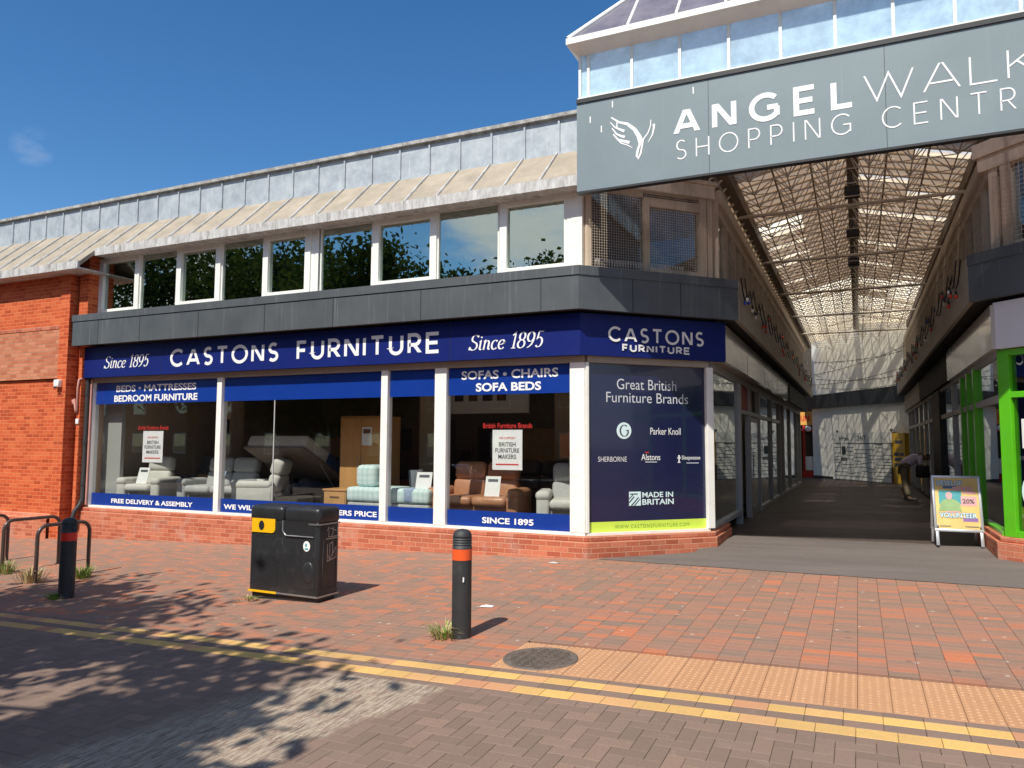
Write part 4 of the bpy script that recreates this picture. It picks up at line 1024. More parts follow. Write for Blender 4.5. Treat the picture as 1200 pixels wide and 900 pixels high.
# ================================================================== END OF THE ARCADE
EWa, EWb = Vector((1.72, 27.6, 0)), Vector((5.5, 21.6, 0)); ea = math.atan2((EWb - EWa).y, (EWb - EWa).x); EWl = (EWb - EWa).length
TW = TR(EWa.x, EWa.y, 0, ea)
ew = thing('end_wall_building', 'white walled building closing the far end of the arcade', 'building', (3.6, 24.6, 0))
mb = MB(); mb.box(0, EWl + 1, 0, .25, -.2, 3.45, TW); mb.box(0, EWl + 1.2, .05, .25, 3.45, 7.2, TW); mb.build('wall', 'wall_white', ew)
MB().box(1.75, EWl + .3, -.06, -.001, .15, 3.32, TW).build('wall_panel', 'wall_white', ew)
MB().box(-.35, EWl + .3, -.22, -.02, 3.33, 3.95, TW).build('black_beam', 'beam_black', ew)
MB().box(.02, 1.75, -.03, -.002, .06, .24, TW).build('skirting', 'beam_black', ew)
lk = thing('parcel_locker', 'white bank of parcel lockers standing against the end wall', 'lockers', (3.7, 24.2, .15))
l0, l1 = 2.4, 6.35
mb = MB(); mb.box(l0, l1, -.355, -.10, .12, 2.16, TW); mb.build('cabinet', 'locker_gap', lk, bevel=.01)
MB().box(l0, l1, -.362, -.30, 1.74, 2.165, TW).build('header', 'locker_white', lk)
mb = MB(); n = 8; random.seed(3)
for c_ in range(n):
    a = l0 + (l1 - l0) * c_ / n; b = l0 + (l1 - l0) * (c_ + 1) / n; z = .20
    while z < 1.66:
        h_ = random.choice((.12, .16, .24, .16)); z2 = min(z + h_, 1.73)
        if not (c_ == 1 and z2 > 1.1): mb.box(a + .008, b - .008, -.372, -.34, z, z2 - .03, TW)
        z = z2
mb.build('locker_door', 'locker_white', lk)
MB().box(l0 + .55, l0 + .95, -.372, -.34, 1.12, 1.72, TW).build('screen_panel', 'locker_white', lk); MB().box(l0 + .62, l0 + .90, -.38, -.373, 1.25, 1.60, TW).build('screen', 'letter_black', lk)
text('InPost', lk, TW, l0 + .38, l0 + 1.15, 1.85, 2.02, .367, 'letter_dark', weight=.02); text('24/7', lk, TW, l0 + 1.75, l0 + 2.35, 1.83, 2.05, .367, 'letter_dark', weight=.02)
yp = thing('yellow_panel', 'tall yellow panel with dark wording beside the parcel lockers', 'panel', (5.2, 22, .15))
MB().box(l1 + .02, l1 + .75, -.30, -.10, .12, 2.12, TW).build('panel', 'yellow_panel', yp)
mb = MB()
for z, a, b in ((1.72, .2, .6), (1.25, .10, .38), (1.25, .44, .68), (1.05, .10, .68), (.85, .10, .5)): mb.box(l1 + a, l1 + b, -.304, -.30, z, z + .12, TW)
mb.build('wording', 'letter_dark', yp)
for s_, lb in ((l0 + .1, 'tiny camera at the left top corner of the parcel lockers'), (l1 - .1, 'tiny camera at the right top corner of the parcel lockers')):
    p = TW @ Vector((s_, -.25, 2.165)); o = thing('camera_unit', lb, 'camera', p)
    MB().rbox(-.05, .05, -.05, .05, .03, .13, .015, 2).build('housing', 'letter_dark', o, world=False); MB().tube([(0, 0, 0), (0, 0, .05)], .015, 6).build('bracket', 'letter_dark', o, world=False)
# red shop glimpsed in the passage at the left
rs = thing('red_shop', 'small red fronted shop with an orange sign at the left end of the arcade', 'shop', (.8, 28.2, .1))
mb = MB(); mb.box(-3, 1.9, 28.2, 28.4, -.2, 7.2); mb.build('wall', 'interior_dark', rs)
MB().box(-1.0, 1.85, 28.05, 28.2, 2.60, 3.25).build('sign_panel', 'orange_sign', rs)
text('URE', rs, TR(0, 28.05, 0, 0), 1.18, 1.62, 2.78, 3.05, .004, 'letter_red', weight=.03)
mb = MB()
for x in (1.12, 1.30, 1.74): mb.box(x - .045, x + .045, 28.06, 28.2, .1, 2.6)
mb.box(-1, 1.85, 28.07, 28.2, .1, .4); mb.box(-1, 1.85, 28.07, 28.2, 2.28, 2.36); mb.build('frame', 'red_paint', rs)
MB().ball((1.5, 28.02, 2.43), .14, 16, 8, (1, .3, 1)).build('white_disc', 'paper', rs)  # plain white clock-like disc, modelled as a flattened ball
MB().box(1.35, 1.7, 28.1, 28.15, .45, 1.1).build('window_display', 'locker_white', rs)

# ================================================================== GREEN SHOP (right)
gs = thing('green_shop', 'shop with bright green window frames on a brick plinth at the right', 'shop', (6, .8, 0))
mb = MB()
mb.prism([(5.27, 3.2), (5.27, 1.16), (8.3, -1.85), (8.4, -1.7), (5.5, 1.25), (5.5, 3.2)], lambda x, y: gz(x, y) - .08, .40)
mb.prism([(5.31, 3.2), (5.31, 1.18), (8.3, -1.80), (8.4, -1.7), (5.5, 1.25), (5.5, 3.2)], .40, .465)
mb.build('plinth', 'plinth_brick', gs, bevel=.012)
mb = MB()
mb.box(0, .16, -.05, .10, .465, 2.90, TE); mb.box(1.5, 1.62, -.05, .1, .465, 2.90, TE); mb.box(3.0, 3.12, -.05, .1, .465, 2.90, TE)
mb.box(.16, 4, -.04, .08, 2.28, 2.36, TE); mb.box(.16, 4, -.045, .08, .465, .55, TE); mb.box(0, 4, -.045, .08, 2.84, 2.92, TE)
for a, b in ((-3.55, -3.10), (-4.35, -4.05), (-5.2, -4.85)): mb.box(a, a + .16, -.05, .08, .20, 2.88, TRr)
mb.box(-3.3, -1.3, -.045, .08, .44, .52, TRr)
gf = mb.build('green_frame', 'green_frame', gs, bevel=.005)
MB().box(.16, 4, .01, .016, .55, 2.84, TE).build('pane', 'arcade_glass', gs); MB().box(-12.0, -1.26, .01, .016, .20, 2.88, TRr).build('pane', 'arcade_glass', gs); MB().box(-22, -12.2, .01, .016, .20, 2.88, TRr).build('pane', 'arcade_glass', gs)
mb = MB(); mb.box(-12.0, -1.24, -.03, .05, 2.24, 2.33, TRr); mb.box(-12, -1.24, -.03, .06, 2.85, 2.93, TRr); mb.box(-22, -12, -.03, .06, 2.85, 2.93, TRr)
for s_ in (6.55, 12.0, 13.5, 15.2, 17.0, 18.8, 20.5): mb.box(-s_ - .05, -s_ + .05, -.04, .06, .15, 2.85, TRr)
mb.box(-22, -12, -.03, .05, 2.24, 2.33, TRr)
mb.build('arcade_shopfront', 'shopfront_grey', gs)
mb = MB(); mb.box(-10.7, -8.9, -.06, .09, .15, 2.9, TRr); mb.box(-22, -7, -.05, .06, .14, .3, TRr); mb.build('dark_pier', 'edge_black', gs)
mb = MB(); mb.box(-6.6, -1.10, -.10, -.02, 2.93, 3.52, TRr); mb.build('arcade_frieze', 'frieze_panel', gs)
mb = MB(); mb.box(-14, -6.62, -.10, -.02, 2.93, 3.5, TRr); mb.build('arcade_frieze', 'band_soffit', gs); MB().box(-22, -14.02, -.10, -.02, 2.93, 3.5, TRr).build('arcade_frieze', 'beige_panel', gs)
MB().prism([(5.333, 1.115), (8.2, -1.75), (8.3, -1.66), (5.42, 1.22)], 2.93, 3.55).build('sign_panel', 'panel_lilac', gs)
mb = MB(); mb.prism([(5.08, 1.22), (8.0, -1.70), (8.1, -1.6), (5.15, 1.3)], 3.60, 4.22); mb.prism([(5.07, 1.21), (8.0, -1.715), (8.1, -1.6), (5.15, 1.3)], 4.10, 4.245); mb.build('fascia_band', 'band_grey', gs)
mb = MB(); mb.box(-22.5, -1.25, -.32, -.26, 3.60, 4.24, TRr); mb.build('arcade_band', 'beige_panel', gs)
mb = MB(); mb.prism([(5.12, 1.26), (8.05, -1.66), (9, -1.6), (9, 22), (5.12, 22)], 3.61, 3.66); mb.prism([(5.12, 1.26), (8.05, -1.66), (9, -1.6), (9, 22), (5.12, 22)], 4.16, 4.2); mb.build('band_soffit', 'band_soffit', gs)
arcade_upper(TR(5.46, 0, 0, R(-90)), gs, -22.4, -1.6, 1)
mb = MB(); mb.box(-.02, .10, -.03, .1, 4.20, 5.5, TE); mb.box(.16, .30, -.05, .12, 4.20, 5.5, TE); mb.box(.3, 3.5, -.03, .1, 4.2, 4.34, TE); mb.box(-.15, 3.5, -.06, .12, 5.40, 5.60, TE); mb.box(-.2, 3.5, -.09, .1, 5.60, 5.80, TE); mb.box(1.5, 1.6, -.04, .1, 4.2, 5.5, TE)
uf = mb.build('corner_upper_window', 'cream_timber', gs, bevel=.006)
MB().box(.3, 3.5, .02, .026, 4.34, 5.40, TE).build('pane', 'arcade_glass', uf)
mb = MB()
for k in range(46): s_ = .1 + k * .06; mb.box(s_ - .0025, s_ + .0025, -.105, -.1015, 4.24, 5.42, TE)
for k in range(20): mb.box(.1, 2.9, -.1055, -.1020, 4.26 + k * .06, 4.265 + k * .06, TE)
mb.build('bird_netting', 'net_wire', uf)
mb = MB(); mb.box(5.45, 9.5, 6.5, 6.6, .2, 3.6); mb.box(5.45, 9.5, 3.5, 3.6, 4.2, 5.8); mb.box(5.45, 9.5, 1.35, 22, .18, .22); mb.box(8.6, 8.7, -1.2, 22, .2, 5.8); mb.box(5.47, 9, 1.5, 22, 5.82, 5.9); mb.box(5.45, 9, 1.4, 22, 3.0, 3.05); mb.build('interior', 'interior_dark', gs)
MB().box(-.0, .0, 0, 0, 0, 0) if False else None
vp = gs
m_ = MB(); m_.add([(.55 + .33 * math.cos(2 * math.pi * k / 32), .004, 1.06 + .33 * math.sin(2 * math.pi * k / 32)) for k in range(32)], [list(range(32))], TE); m_.build('round_decal', 'letter_mint', gs)
m_ = MB(); m_.box(.36, .74, -.0, .003, 1.10, 1.22, TE); m_.box(.36, .62, -.0, .003, .90, 1.02, TE); m_.build('decal_mark', 'poster_navy', gs)
m_ = MB(); m_.box(.26, .62, .0, .006, 1.62, 2.0, TE); m_.box(.24, .62, .0, .006, .58, .76, TE); m_.build('notice', 'paper', gs)

# ================================================================== STREET FURNITURE
def bollard(loc, band, label, name='bollard'):
    o = thing(name, label, 'bollard', loc, 0, 'black bollards on the pavement')
    r = .088; prof = [(r, -.05), (r, .685)]
    MB().lathe(prof, 32).build('post', 'bollard_black', o, world=False)
    MB().lathe([(r + .002, .6855), (r + .002, .782)], 32).build('reflective_band', band, o, world=False)
    pr_ = [(r, .7825), (r, .80)]
    for k in range(4): z = .80 + k * .022; pr_ += [(r, z), (r, z + .012), (r - .007, z + .014), (r - .007, z + .020), (r, z + .022)]
    pr_ += [(r, .895), (r - .006, .91), (r * .82, .935), (r * .55, .95), (r * .2, .957), (.002, .958)]
    MB().lathe(pr_, 32).build('cap', 'bollard_black', o, world=False)
    return o
bollard((.375, -4.50, gz(.375, -4.5)), 'band_orange', 'black bollard with an orange band beside the manhole cover')
bollard((-5.06, -4.43, gz(-5.06, -4.43)), 'band_red', 'black bollard with a red band beside the bike racks')
MB().add([(-.006, -.0905, .50), (.006, -.0905, .50), (.008, -.0902, .54), (-.004, -.0905, .545)], [(0, 1, 2, 3)], TR(.375 + .02, -4.50, gz(.375, -4.5), R(25))).build('paint_chip', 'letter_white', [o for o in COL.objects if o.name == 'bollard'][0])
# twin litter bin
bx, by = -2.85, -3.745
bn = thing('litter_bin', 'black twin litter bin with one yellow flap and a dented front', 'bin', (bx, by, gz(-2.35, -3.5)), R(-1.5))
Wb, Db, Hb = 1.02, .36, 1.05
mb = MB(); mb.rbox(0, Wb, 0, Db, .05, .90, .035, 4); mb.box(.03, Wb - .03, .03, Db - .03, -.06, .06); mb.build('body', 'black_plastic', bn, world=False)
bm_ = MB(); bm_.rbox(-.012, Wb / 2 - .004, -.012, Db + .012, .865, 1.055, .055, 4); bm_.rbox(Wb / 2 + .004, Wb + .012, -.012, Db + .012, .865, 1.055, .055, 4)
bm_.rbox(.04, Wb - .04, .03, Db - .03, .88, 1.03, .05, 3); bm_.build('lid', 'black_plastic', bn, world=False)
pm = MB()
def outline(x0, x1, z0, z1, rr, T=None, y=-.004):
    pts = [(x0, z1), (x0, z0)] if not rr else []
    return pts
poly = [(.035, .905), (.035, .745)] + [(.34 + .05 * math.sin(R(a)) , .795 - .05 * math.cos(R(a))) for a in range(0, 91, 15)] + [(.39, .905)]
n_ = len(poly); pm.add([(p[0], -.012, p[1]) for p in poly] + [(p[0], .002, p[1]) for p in poly], [list(range(n_))] + [(i, i + n_, (i + 1) % n_ + n_, (i + 1) % n_) for i in range(n_)])
fl = pm.build('yellow_flap', 'bin_yellow', bn, world=False)
MB().add([(.185 + .042 * math.cos(2 * math.pi * k / 24), -.0135, .825 + .055 * math.sin(2 * math.pi * k / 24)) for k in range(24)], [list(range(24))]).build('hole', 'edge_black', fl, world=False)
poly = [(.50, .895), (.50, .80)] + [(.55 - .05 * math.cos(R(a)), .78 - .05 * math.sin(R(a))) for a in range(0, 91, 15)] + [(.955, .73), (.955, .895)]
MB().add([(p[0], -.003, p[1]) for p in poly], [list(range(len(poly)))]).build('slot', 'edge_black', bn, world=False)
MB().tube([(.50, -.004, .895), (.50, -.006, .78), (.55, -.008, .728), (.955, -.008, .728)], .008, 6).build('slot_lip', 'steel_trim', bn, world=False)
mb = MB(); mb.box(Wb * .42, Wb + .008, -.008, .0, .065, .083); mb.box(Wb + .0005, Wb + .009, -.008, Db, .065, .083); mb.box(Wb - .14, Wb + .009, -.009, -.001, .862, .878); mb.box(Wb + .0008, Wb + .0095, -.009, Db, .862, .878); mb.build('trim_strip', 'steel_trim', bn, world=False)
MB().box(0, Wb * .42 - .002, -.009, 0, .062, .085).build('trim_strip', 'bin_yellow', bn, world=False)
def frame_tube(mb, pts, r): mb.tube(pts + [pts[0]], r, 5)
mb = MB(); frame_tube(mb, [(.03, .0, .15), (.43, .0, .15), (.43, .0, .70), (.03, .0, .70)], .004); frame_tube(mb, [(.50, .0, .15), (.98, .0, .15), (.98, .0, .70), (.50, .0, .70)], .004); frame_tube(mb, [(Wb, .08, .15), (Wb, .30, .15), (Wb, .30, .70), (Wb, .08, .70)], .004); mb.build('panel_groove', 'edge_black', bn, world=False)
mb = MB(); mb.ball((.88, .004, .33), .085, 16, 8, (1, .22, 1.5)); mb.ball((.44, .004, .55), .10, 16, 8, (1, .12, 1.6)); mb.build_each('dent', 'black_plastic', bn, world=False)
m_ = MB(); m_.add([(.855 + .05 * math.cos(2 * math.pi * k / 24), -.0032, .625 + .058 * math.sin(2 * math.pi * k / 24)) for k in range(24)], [list(range(24))]); st_ = m_.build('sticker', 'paper', bn, world=False)
mb = MB(); mb.box(.835, .86, -.0045, -.0035, .62, .655); mb.box(.83, .88, -.0045, -.0035, .585, .605); mb.build('sticker_print', 'poster_teal', st_, world=False)
m_ = MB(); TB = TR(Wb, 0, 0, R(90))
for pts in ([(.14, .79), (.17, .83), (.17, .72), (.32, .72), (.32, .83)], [(.24, .83), (.245, .77), (.22, .73)], [(.12, .70), (.36, .70)], [(.19, .82), (.30, .78)]): ribbon(m_, pts, .009, TB, .003, depth=.001)
for pts in ([(.16, .52), (.19, .46), (.19, .64), (.24, .66), (.24, .50)], [(.15, .64), (.15, .45), (.30, .48), (.30, .60), (.20, .47)]): ribbon(m_, pts, .009, TB, .003, depth=.001)
m_.build('litter_symbol', 'steel_trim', bn, world=False)
# bike racks
def rack(loc, ln, label):
    o = thing('bike_rack', label, 'bike rack', loc, 0, 'brown tubular bike racks')
    pts = [(0, 0, -.1), (0, 0, .62)] + [(0, .14 - .14 * math.cos(R(a)), .62 + .14 * math.sin(R(a))) for a in range(15, 91, 15)] + [(0, ln - .14 + .14 * math.sin(R(a)), .62 + .14 * math.cos(R(a))) for a in range(0, 76, 15)] + [(0, ln, .62), (0, ln, -.1)]
    MB().tube(pts, .026, 14).build('hoop', 'rack_brown', o, world=False)
    for y in (0, ln): MB().lathe([(.045, .0), (.045, .006), (.03, .012)], 14, TR(0, y, .02 * y)).build('foot', 'rack_brown', o, world=False)
rack((-6.48, -3.88, gz(-6.48, -3.88)), .76, 'brown tubular bike rack hoop behind the red banded bollard')
rack((-7.86, -3.48, gz(-7.86, -3.48)), .86, 'middle brown tubular bike rack hoop left of the bollard')
rack((-9.15, -3.48, gz(-9.15, -3.48)), .86, 'leftmost brown tubular bike rack hoop cut by the photo edge')

# weeds
def weed(loc, label, n, h, spread, mats, seed):
    random.seed(seed); o = thing('weed', label, 'plant', loc)
    for mname, share in mats:
        mb = MB()
        for k in range(int(n * share)):
            a = random.uniform(0, 6.28); r0 = random.uniform(0, spread * .5); le = h * random.uniform(.45, 1.1); lean = random.uniform(.15, 1.25); wd = random.uniform(.003, .008)
            p0 = Vector((r0 * math.cos(a), r0 * math.sin(a), 0)); d = Vector((math.cos(a), math.sin(a), 0)); s_ = Vector((-d.y, d.x, 0)) * wd
            p1 = p0 + d * le * lean * .4 + Vector((0, 0, le * .6)); p2 = p0 + d * le * lean + Vector((0, 0, le * (1 - lean * .35)))
            mb.add([p0 - s_, p0 + s_, p1 + s_ * .8, p1 - s_ * .8, p2], [(0, 1, 2, 3), (3, 2, 4)])
        mb.build('leaves' if mname != 'weed_straw' else 'dry_stems', mname, o, world=False)
    return o
weed((.24, -4.56, gz(.24, -4.56)), 'dry grass tuft at the foot of the orange banded bollard', 120, .17, .26, (('weed_straw', .5), ('weed_green', .5)), 1)
weed((-5.16, -4.50, gz(-5.16, -4.5)), 'small green weed at the foot of the red banded bollard', 110, .09, .2, (('weed_green', 1),), 2)
weed((-6.2, -3.42, gz(-6.2, -3.42)), 'leafy green weed behind the front bike rack', 150, .22, .26, (('weed_green', .85), ('weed_straw', .15)), 3)
weed((-6.62, -3.86, gz(-6.6, -3.86)), 'straw coloured dry weed at the near leg of the front bike rack', 130, .26, .34, (('weed_straw', 1),), 4)
weed((-7.75, -3.5, gz(-7.75, -3.5)), 'pale green weed at the near leg of the middle bike rack', 130, .25, .3, (('weed_green', .6), ('weed_straw', .4)), 5)
o = weed((-5.42, -4.18, gz(-5.42, -4.18)), 'dandelion with one yellow flower left of the red banded bollard', 14, .10, .12, (('weed_straw', 1),), 6)
mb = MB(); mb.tube([(0, 0, 0), (.01, 0, .22)], .003, 5); mb.build('stem', 'weed_green', o, world=False); MB().ball((.01, 0, .235), .03, 10, 6, (1, 1, .55)).build('flower', 'flower_yellow', o, world=False)
weed((-2.75, -3.80, gz(-2.75, -3.8)), 'thin line of weeds along the front of the litter bin', 60, .05, .3, (('weed_green', .6), ('weed_straw', .4)), 8)
# litter on the paving
for k, (x, y, rz, lb) in enumerate(((.05, -3.35, .4, 'crumpled white scrap of litter left of the orange banded bollard'), (-.28, -.62, .1, 'pale square of tape on the paving below the brand panel'))):
    m_ = MB(); m_.add([(-.07, -.03, .002), (.06, -.04, .003), (.08, .03, .004), (.0, .045, .012), (-.06, .03, .003)], [(0, 1, 2, 3, 4)]); o = tag(m_.build('litter', 'paper' if k == 0 else 'curtain'), lb, 'litter'); o.location = (x, y, gz(x, y) + .004); o.rotation_euler = (0, 0, rz)

# A-board
ab = thing('pavement_sign', 'grey framed A-board with yellow DEVELOP and VOLUNTEER poster at the arcade entrance', 'A-board', (4.93, 2.28, gz(4.93, 2.28)), R(3.5))
lean = R(12); 
def AB(side): return Matrix.Translation((0, 0, 1.02)) @ Matrix.Rotation(-lean * side, 4, 'X') @ Matrix.Translation((0, 0, -1.02))
for side, nm in ((1, 'front'), (-1, 'rear')):
    T = AB(side) if side == 1 else Matrix.Rotation(math.pi, 4, 'Z') @ AB(1)
    T = Matrix.Translation((0, 0, 0)) @ T
    y0 = -.03
    mb = MB(); mb.rbox(-.315, -.275, y0, y0 + .025, .22, 1.02, .01, 2, T); mb.rbox(.275, .315, y0, y0 + .025, .22, 1.02, .01, 2, T); mb.rbox(-.315, .315, y0 - .001, y0 + .024, .98, 1.021, .01, 2, T); mb.rbox(-.315, .315, y0 - .001, y0 + .024, .20, .245, .01, 2, T); mb.build('frame', 'alu', ab, world=False)
    for sx in (-.28, .28): MB().rbox(sx - .022, sx + .022, y0 + .002, y0 + .022, .0, .21, .006, 2, T).build('leg', 'alu', ab, world=False)
    ps = MB().box(-.276, .276, y0 + .006, y0 + .014, .244, .981, T).build('poster', 'poster_yellow', ab, world=False)
    if side == 1:
        yy = y0 + .0045
        def pp_(x0, x1, z0, z1, m_, nm='poster_patch', k=0): MB().box(x0, x1, yy - .0008 * k, yy + .0015, z0, z1, T).build(nm, m_, ps, world=False)
        pp_(-.23, .06, .60, .80, 'poster_teal', 'photo_ground'); pp_(-.17, .0, .83, .865, 'poster_navy', k=1); pp_(-.05, .20, .81, .855, 'poster_pink', k=2); pp_(.08, .24, .755, .80, 'poster_pink', k=1); pp_(.05, .25, .58, .72, 'poster_pink', k=1); pp_(-.15, .02, .475, .515, 'poster_pink', k=2); pp_(.06, .25, .355, .405, 'poster_purple', k=1); pp_(-.24, -.10, .275, .287, 'letter_dark', k=1); pp_(.08, .25, .275, .287, 'letter_dark', k=1)
        # the photo on the poster: a standing figure in a green top
        m_ = MB(); m_.add([(x, yy - .003, z) for x, z in ((-.24, .50), (.05, .50), (.03, .62), (-.02, .665), (-.07, .68), (-.12, .68), (-.18, .66), (-.22, .60))], [list(range(8))], T); m_.build('printed_top', 'poster_green', ps, world=False)
        m_ = MB(); m_.add([(-.10 + .042 * math.cos(2 * math.pi * k / 20), yy - .0035, .725 + .055 * math.sin(2 * math.pi * k / 20)) for k in range(20)], [list(range(20))], T); m_.build('printed_face', 'poster_pink', ps, world=False)
        for txt, x0, x1, z0, z1 in (('DEVELOP', -.245, .08, .875, .945), ('VOLUNTEER', -.235, .235, .405, .475)):
            for kk, (mt, wgt, dy) in enumerate((('poster_navy', .075, .0042), ('letter_mint', .012, .0052))):
                text(txt, ps, T @ Matrix.Translation((0, yy, 0)), x0 - (.006 if kk == 0 else 0), x1 + (.006 if kk == 0 else 0), z0 - (.006 if kk == 0 else 0), z1 + (.006 if kk == 0 else 0), dy, mt, weight=wgt, world=False)
        text('20%', ps, T @ Matrix.Translation((0, yy, 0)), .07, .22, .615, .68, .004, 'letter_dark', weight=.02, world=False)
for sx in (-.27, .27): MB().box(sx - .01, sx + .01, -.21, .21, .30, .32).build('stay', 'alu', ab, world=False)

# ================================================================== PERSON, bending at the window in the arcade
def skin(name, verts, edges, radii, mat, parent, root=0, sub=2):
    me = bpy.data.meshes.new(name); me.from_pydata([tuple(v) for v in verts], edges, [])
    o = bpy.data.objects.new(name, me); COL.objects.link(o)
    sm = o.modifiers.new('skin', 'SKIN'); sm.use_smooth_shade = True
    for i, r in enumerate(radii): me.skin_vertices[0].data[i].radius = (r, r) if not isinstance(r, tuple) else r; me.skin_vertices[0].data[i].use_root = (i == root)
    s_ = o.modifiers.new('sub', 'SUBSURF'); s_.levels = sub; s_.render_levels = sub
    dg = bpy.context.evaluated_depsgraph_get(); m2 = bpy.data.meshes.new_from_object(o.evaluated_get(dg)); bpy.data.objects.remove(o)
    for p in m2.polygons: p.use_smooth = True
    m2.materials.clear(); m2.materials.append(MATS[mat]); m2.name = name
    q = bpy.data.objects.new(name, m2); COL.objects.link(q); q.parent = parent; return q
pe = thing('person', 'person in lilac shirt and khaki trousers bending over with a black shoulder bag', 'person', (4.72, 12.3, gz(4.72, 2.4)), 0)
# body (skin): pelvis, spine, neck, head, arms; the figure faces +X
bv = [(0, 0, .92), (.14, 0, 1.02), (.32, 0, 1.12), (.44, 0, 1.17), (.52, 0, 1.17), (.60, 0, 1.15), (.67, 0, 1.12),            # 0-6 spine to head crown
      (.40, .17, 1.12), (.46, .20, .86), (.60, .14, .68), (.66, .12, .62),                                                        # right arm 7-10
      (.40, -.17, 1.12), (.42, -.21, .86), (.56, -.17, .68), (.62, -.15, .62),                                                    # 11-14
      (.02, .095, .88), (.09, .10, .48), (.0, .10, .09), (.12, .11, .04), (.02, -.095, .88), (.05, -.10, .47), (.10, -.10, .09), (.22, -.11, .04)]
be = [(0, 1), (1, 2), (2, 3), (3, 4), (4, 5), (5, 6), (3, 7), (7, 8), (8, 9), (9, 10), (3, 11), (11, 12), (12, 13), (13, 14), (0, 15), (15, 16), (16, 17), (17, 18), (0, 19), (19, 20), (20, 21), (21, 22)]
br = [.12, .125, .135, .09, .058, .088, .07, .06, .045, .034, .03, .06, .045, .034, .03, .085, .055, .042, .03, .085, .055, .042, .03]
body = skin('body', bv, be, br, 'skin', pe)
sv = [(-.03, 0, .90), (.13, 0, 1.025), (.31, 0, 1.125), (.42, 0, 1.165), (.40, .17, 1.125), (.44, .195, .94), (.40, -.17, 1.125), (.41, -.20, .94)]
skin('shirt', sv, [(0, 1), (1, 2), (2, 3), (3, 4), (4, 5), (3, 6), (6, 7)], [(.15, .16), (.145, .155), (.155, .15), .10, .075, .07, .075, .07], 'shirt_lilac', pe)
tv = [(-.01, 0, .90), (.02, .10, .85), (.085, .105, .48), (.01, .105, .12), (.02, -.10, .85), (.045, -.105, .47), (.11, -.105, .12)]
skin('trousers', tv, [(0, 1), (1, 2), (2, 3), (0, 4), (4, 5), (5, 6)], [.14, .115, .085, .075, .115, .085, .075], 'trousers_khaki', pe)
skin('hair', [(.545, 0, 1.20), (.60, 0, 1.185), (.66, 0, 1.16)], [(0, 1), (1, 2)], [.07, .085, .06], 'hair_grey', pe)
for y, x in ((.105, .03), (-.105, .13)): MB().rbox(x - .06, x + .2, y - .05, y + .05, .0, .085, .035, 3).build('shoe', 'shoe', pe, world=False)
for y0, hx, hy in ((1, .66, .12), (-1, .62, -.15)):        # hands: palm and five bent digits
    m_ = MB(); m_.rbox(hx - .02, hx + .06, hy - .04, hy + .04, .575, .605, .012, 2)
    for f, (dx, le) in enumerate(((-.033, .06), (-.011, .075), (.011, .07), (.033, .05))): m_.tube([(hx + .05, hy + dx, .59), (hx + .05 + le * .6, hy + dx, .585), (hx + .05 + le, hy + dx, .565)], [.010, .009, .007], 6)
    m_.tube([(hx, hy - y0 * .035, .59), (hx + .03, hy - y0 * .06, .58), (hx + .055, hy - y0 * .065, .57)], [.011, .010, .008], 6); m_.build('hand', 'skin', body, world=False)
bgm = MB(); bgm.rbox(.30, .62, -.30, -.16, .62, .95, .05, 3)
bag = thing('shoulder_bag', 'black bag hanging from the shoulder of the bending person', 'bag', (4.72, 12.3, gz(4.72, 2.4)))
bgm.build('pouch', 'bag_black', bag, world=False); MB().tube([(.34, -.22, .93), (.36, -.20, 1.12), (.40, -.12, 1.25), (.44, .06, 1.27), (.5, -.1, 1.15), (.58, -.22, .93)], .014, 6).build('strap', 'bag_black', bag, world=False)

# ================================================================== LIGHT STRINGS
def festoon(label, X, sgn, ys, seed):
    random.seed(seed); o = thing('light_string', label, 'string lights', (X, 10, 4.2), 0, 'strings of lights in the arcade')
    mb = MB(); pts = []
    for k in range(len(ys) - 1):
        for q in range(6):
            t_ = q / 6; pts.append((X + sgn * .03, ys[k] + (ys[k + 1] - ys[k]) * t_, 4.26 - .30 * 4 * t_ * (1 - t_)))
    mb.tube(pts, .012, 5); pts2 = [(p[0] + sgn * .02, p[1] + .3, p[2] + .05) for p in pts]; mb.tube(pts2, .010, 5); mb.build('cable', 'edge_black', o)
    for k, p in enumerate(random.sample(pts[1:], 15) + random.sample(pts2[1:], 9)):
        col = random.choice(('bulb_red', 'bulb_orange', 'bulb_blue', 'bulb_red', 'bulb_clear')); h = random.uniform(.0, .09)
        b = MB().ball((p[0] + sgn * .01, p[1], p[2] - h - .06), .027, 10, 8, (1, 1, 1.25)).build('bulb', col, o)
        m_ = MB(); m_.lathe([(.014, -.012), (.018, .03), (.012, .045)], 8, TR(p[0] + sgn * .01, p[1], p[2] - h - .015)); m_.tube([(p[0] + sgn * .01, p[1], p[2] - h + .04), p], .005, 4); m_.build('socket', 'edge_black', b)
ys = [1.5, 2.6, 3.9, 5.4, 6.6, 8.0, 9.6, 11.4, 13.2, 15.2, 17.4, 19.6, 22.0]
festoon('coloured bulbs on looped cable along the left arcade ledge', 2.02, 1, ys, 1)
festoon('coloured bulbs on looped cable along the right arcade ledge', 5.06, -1, ys, 2)
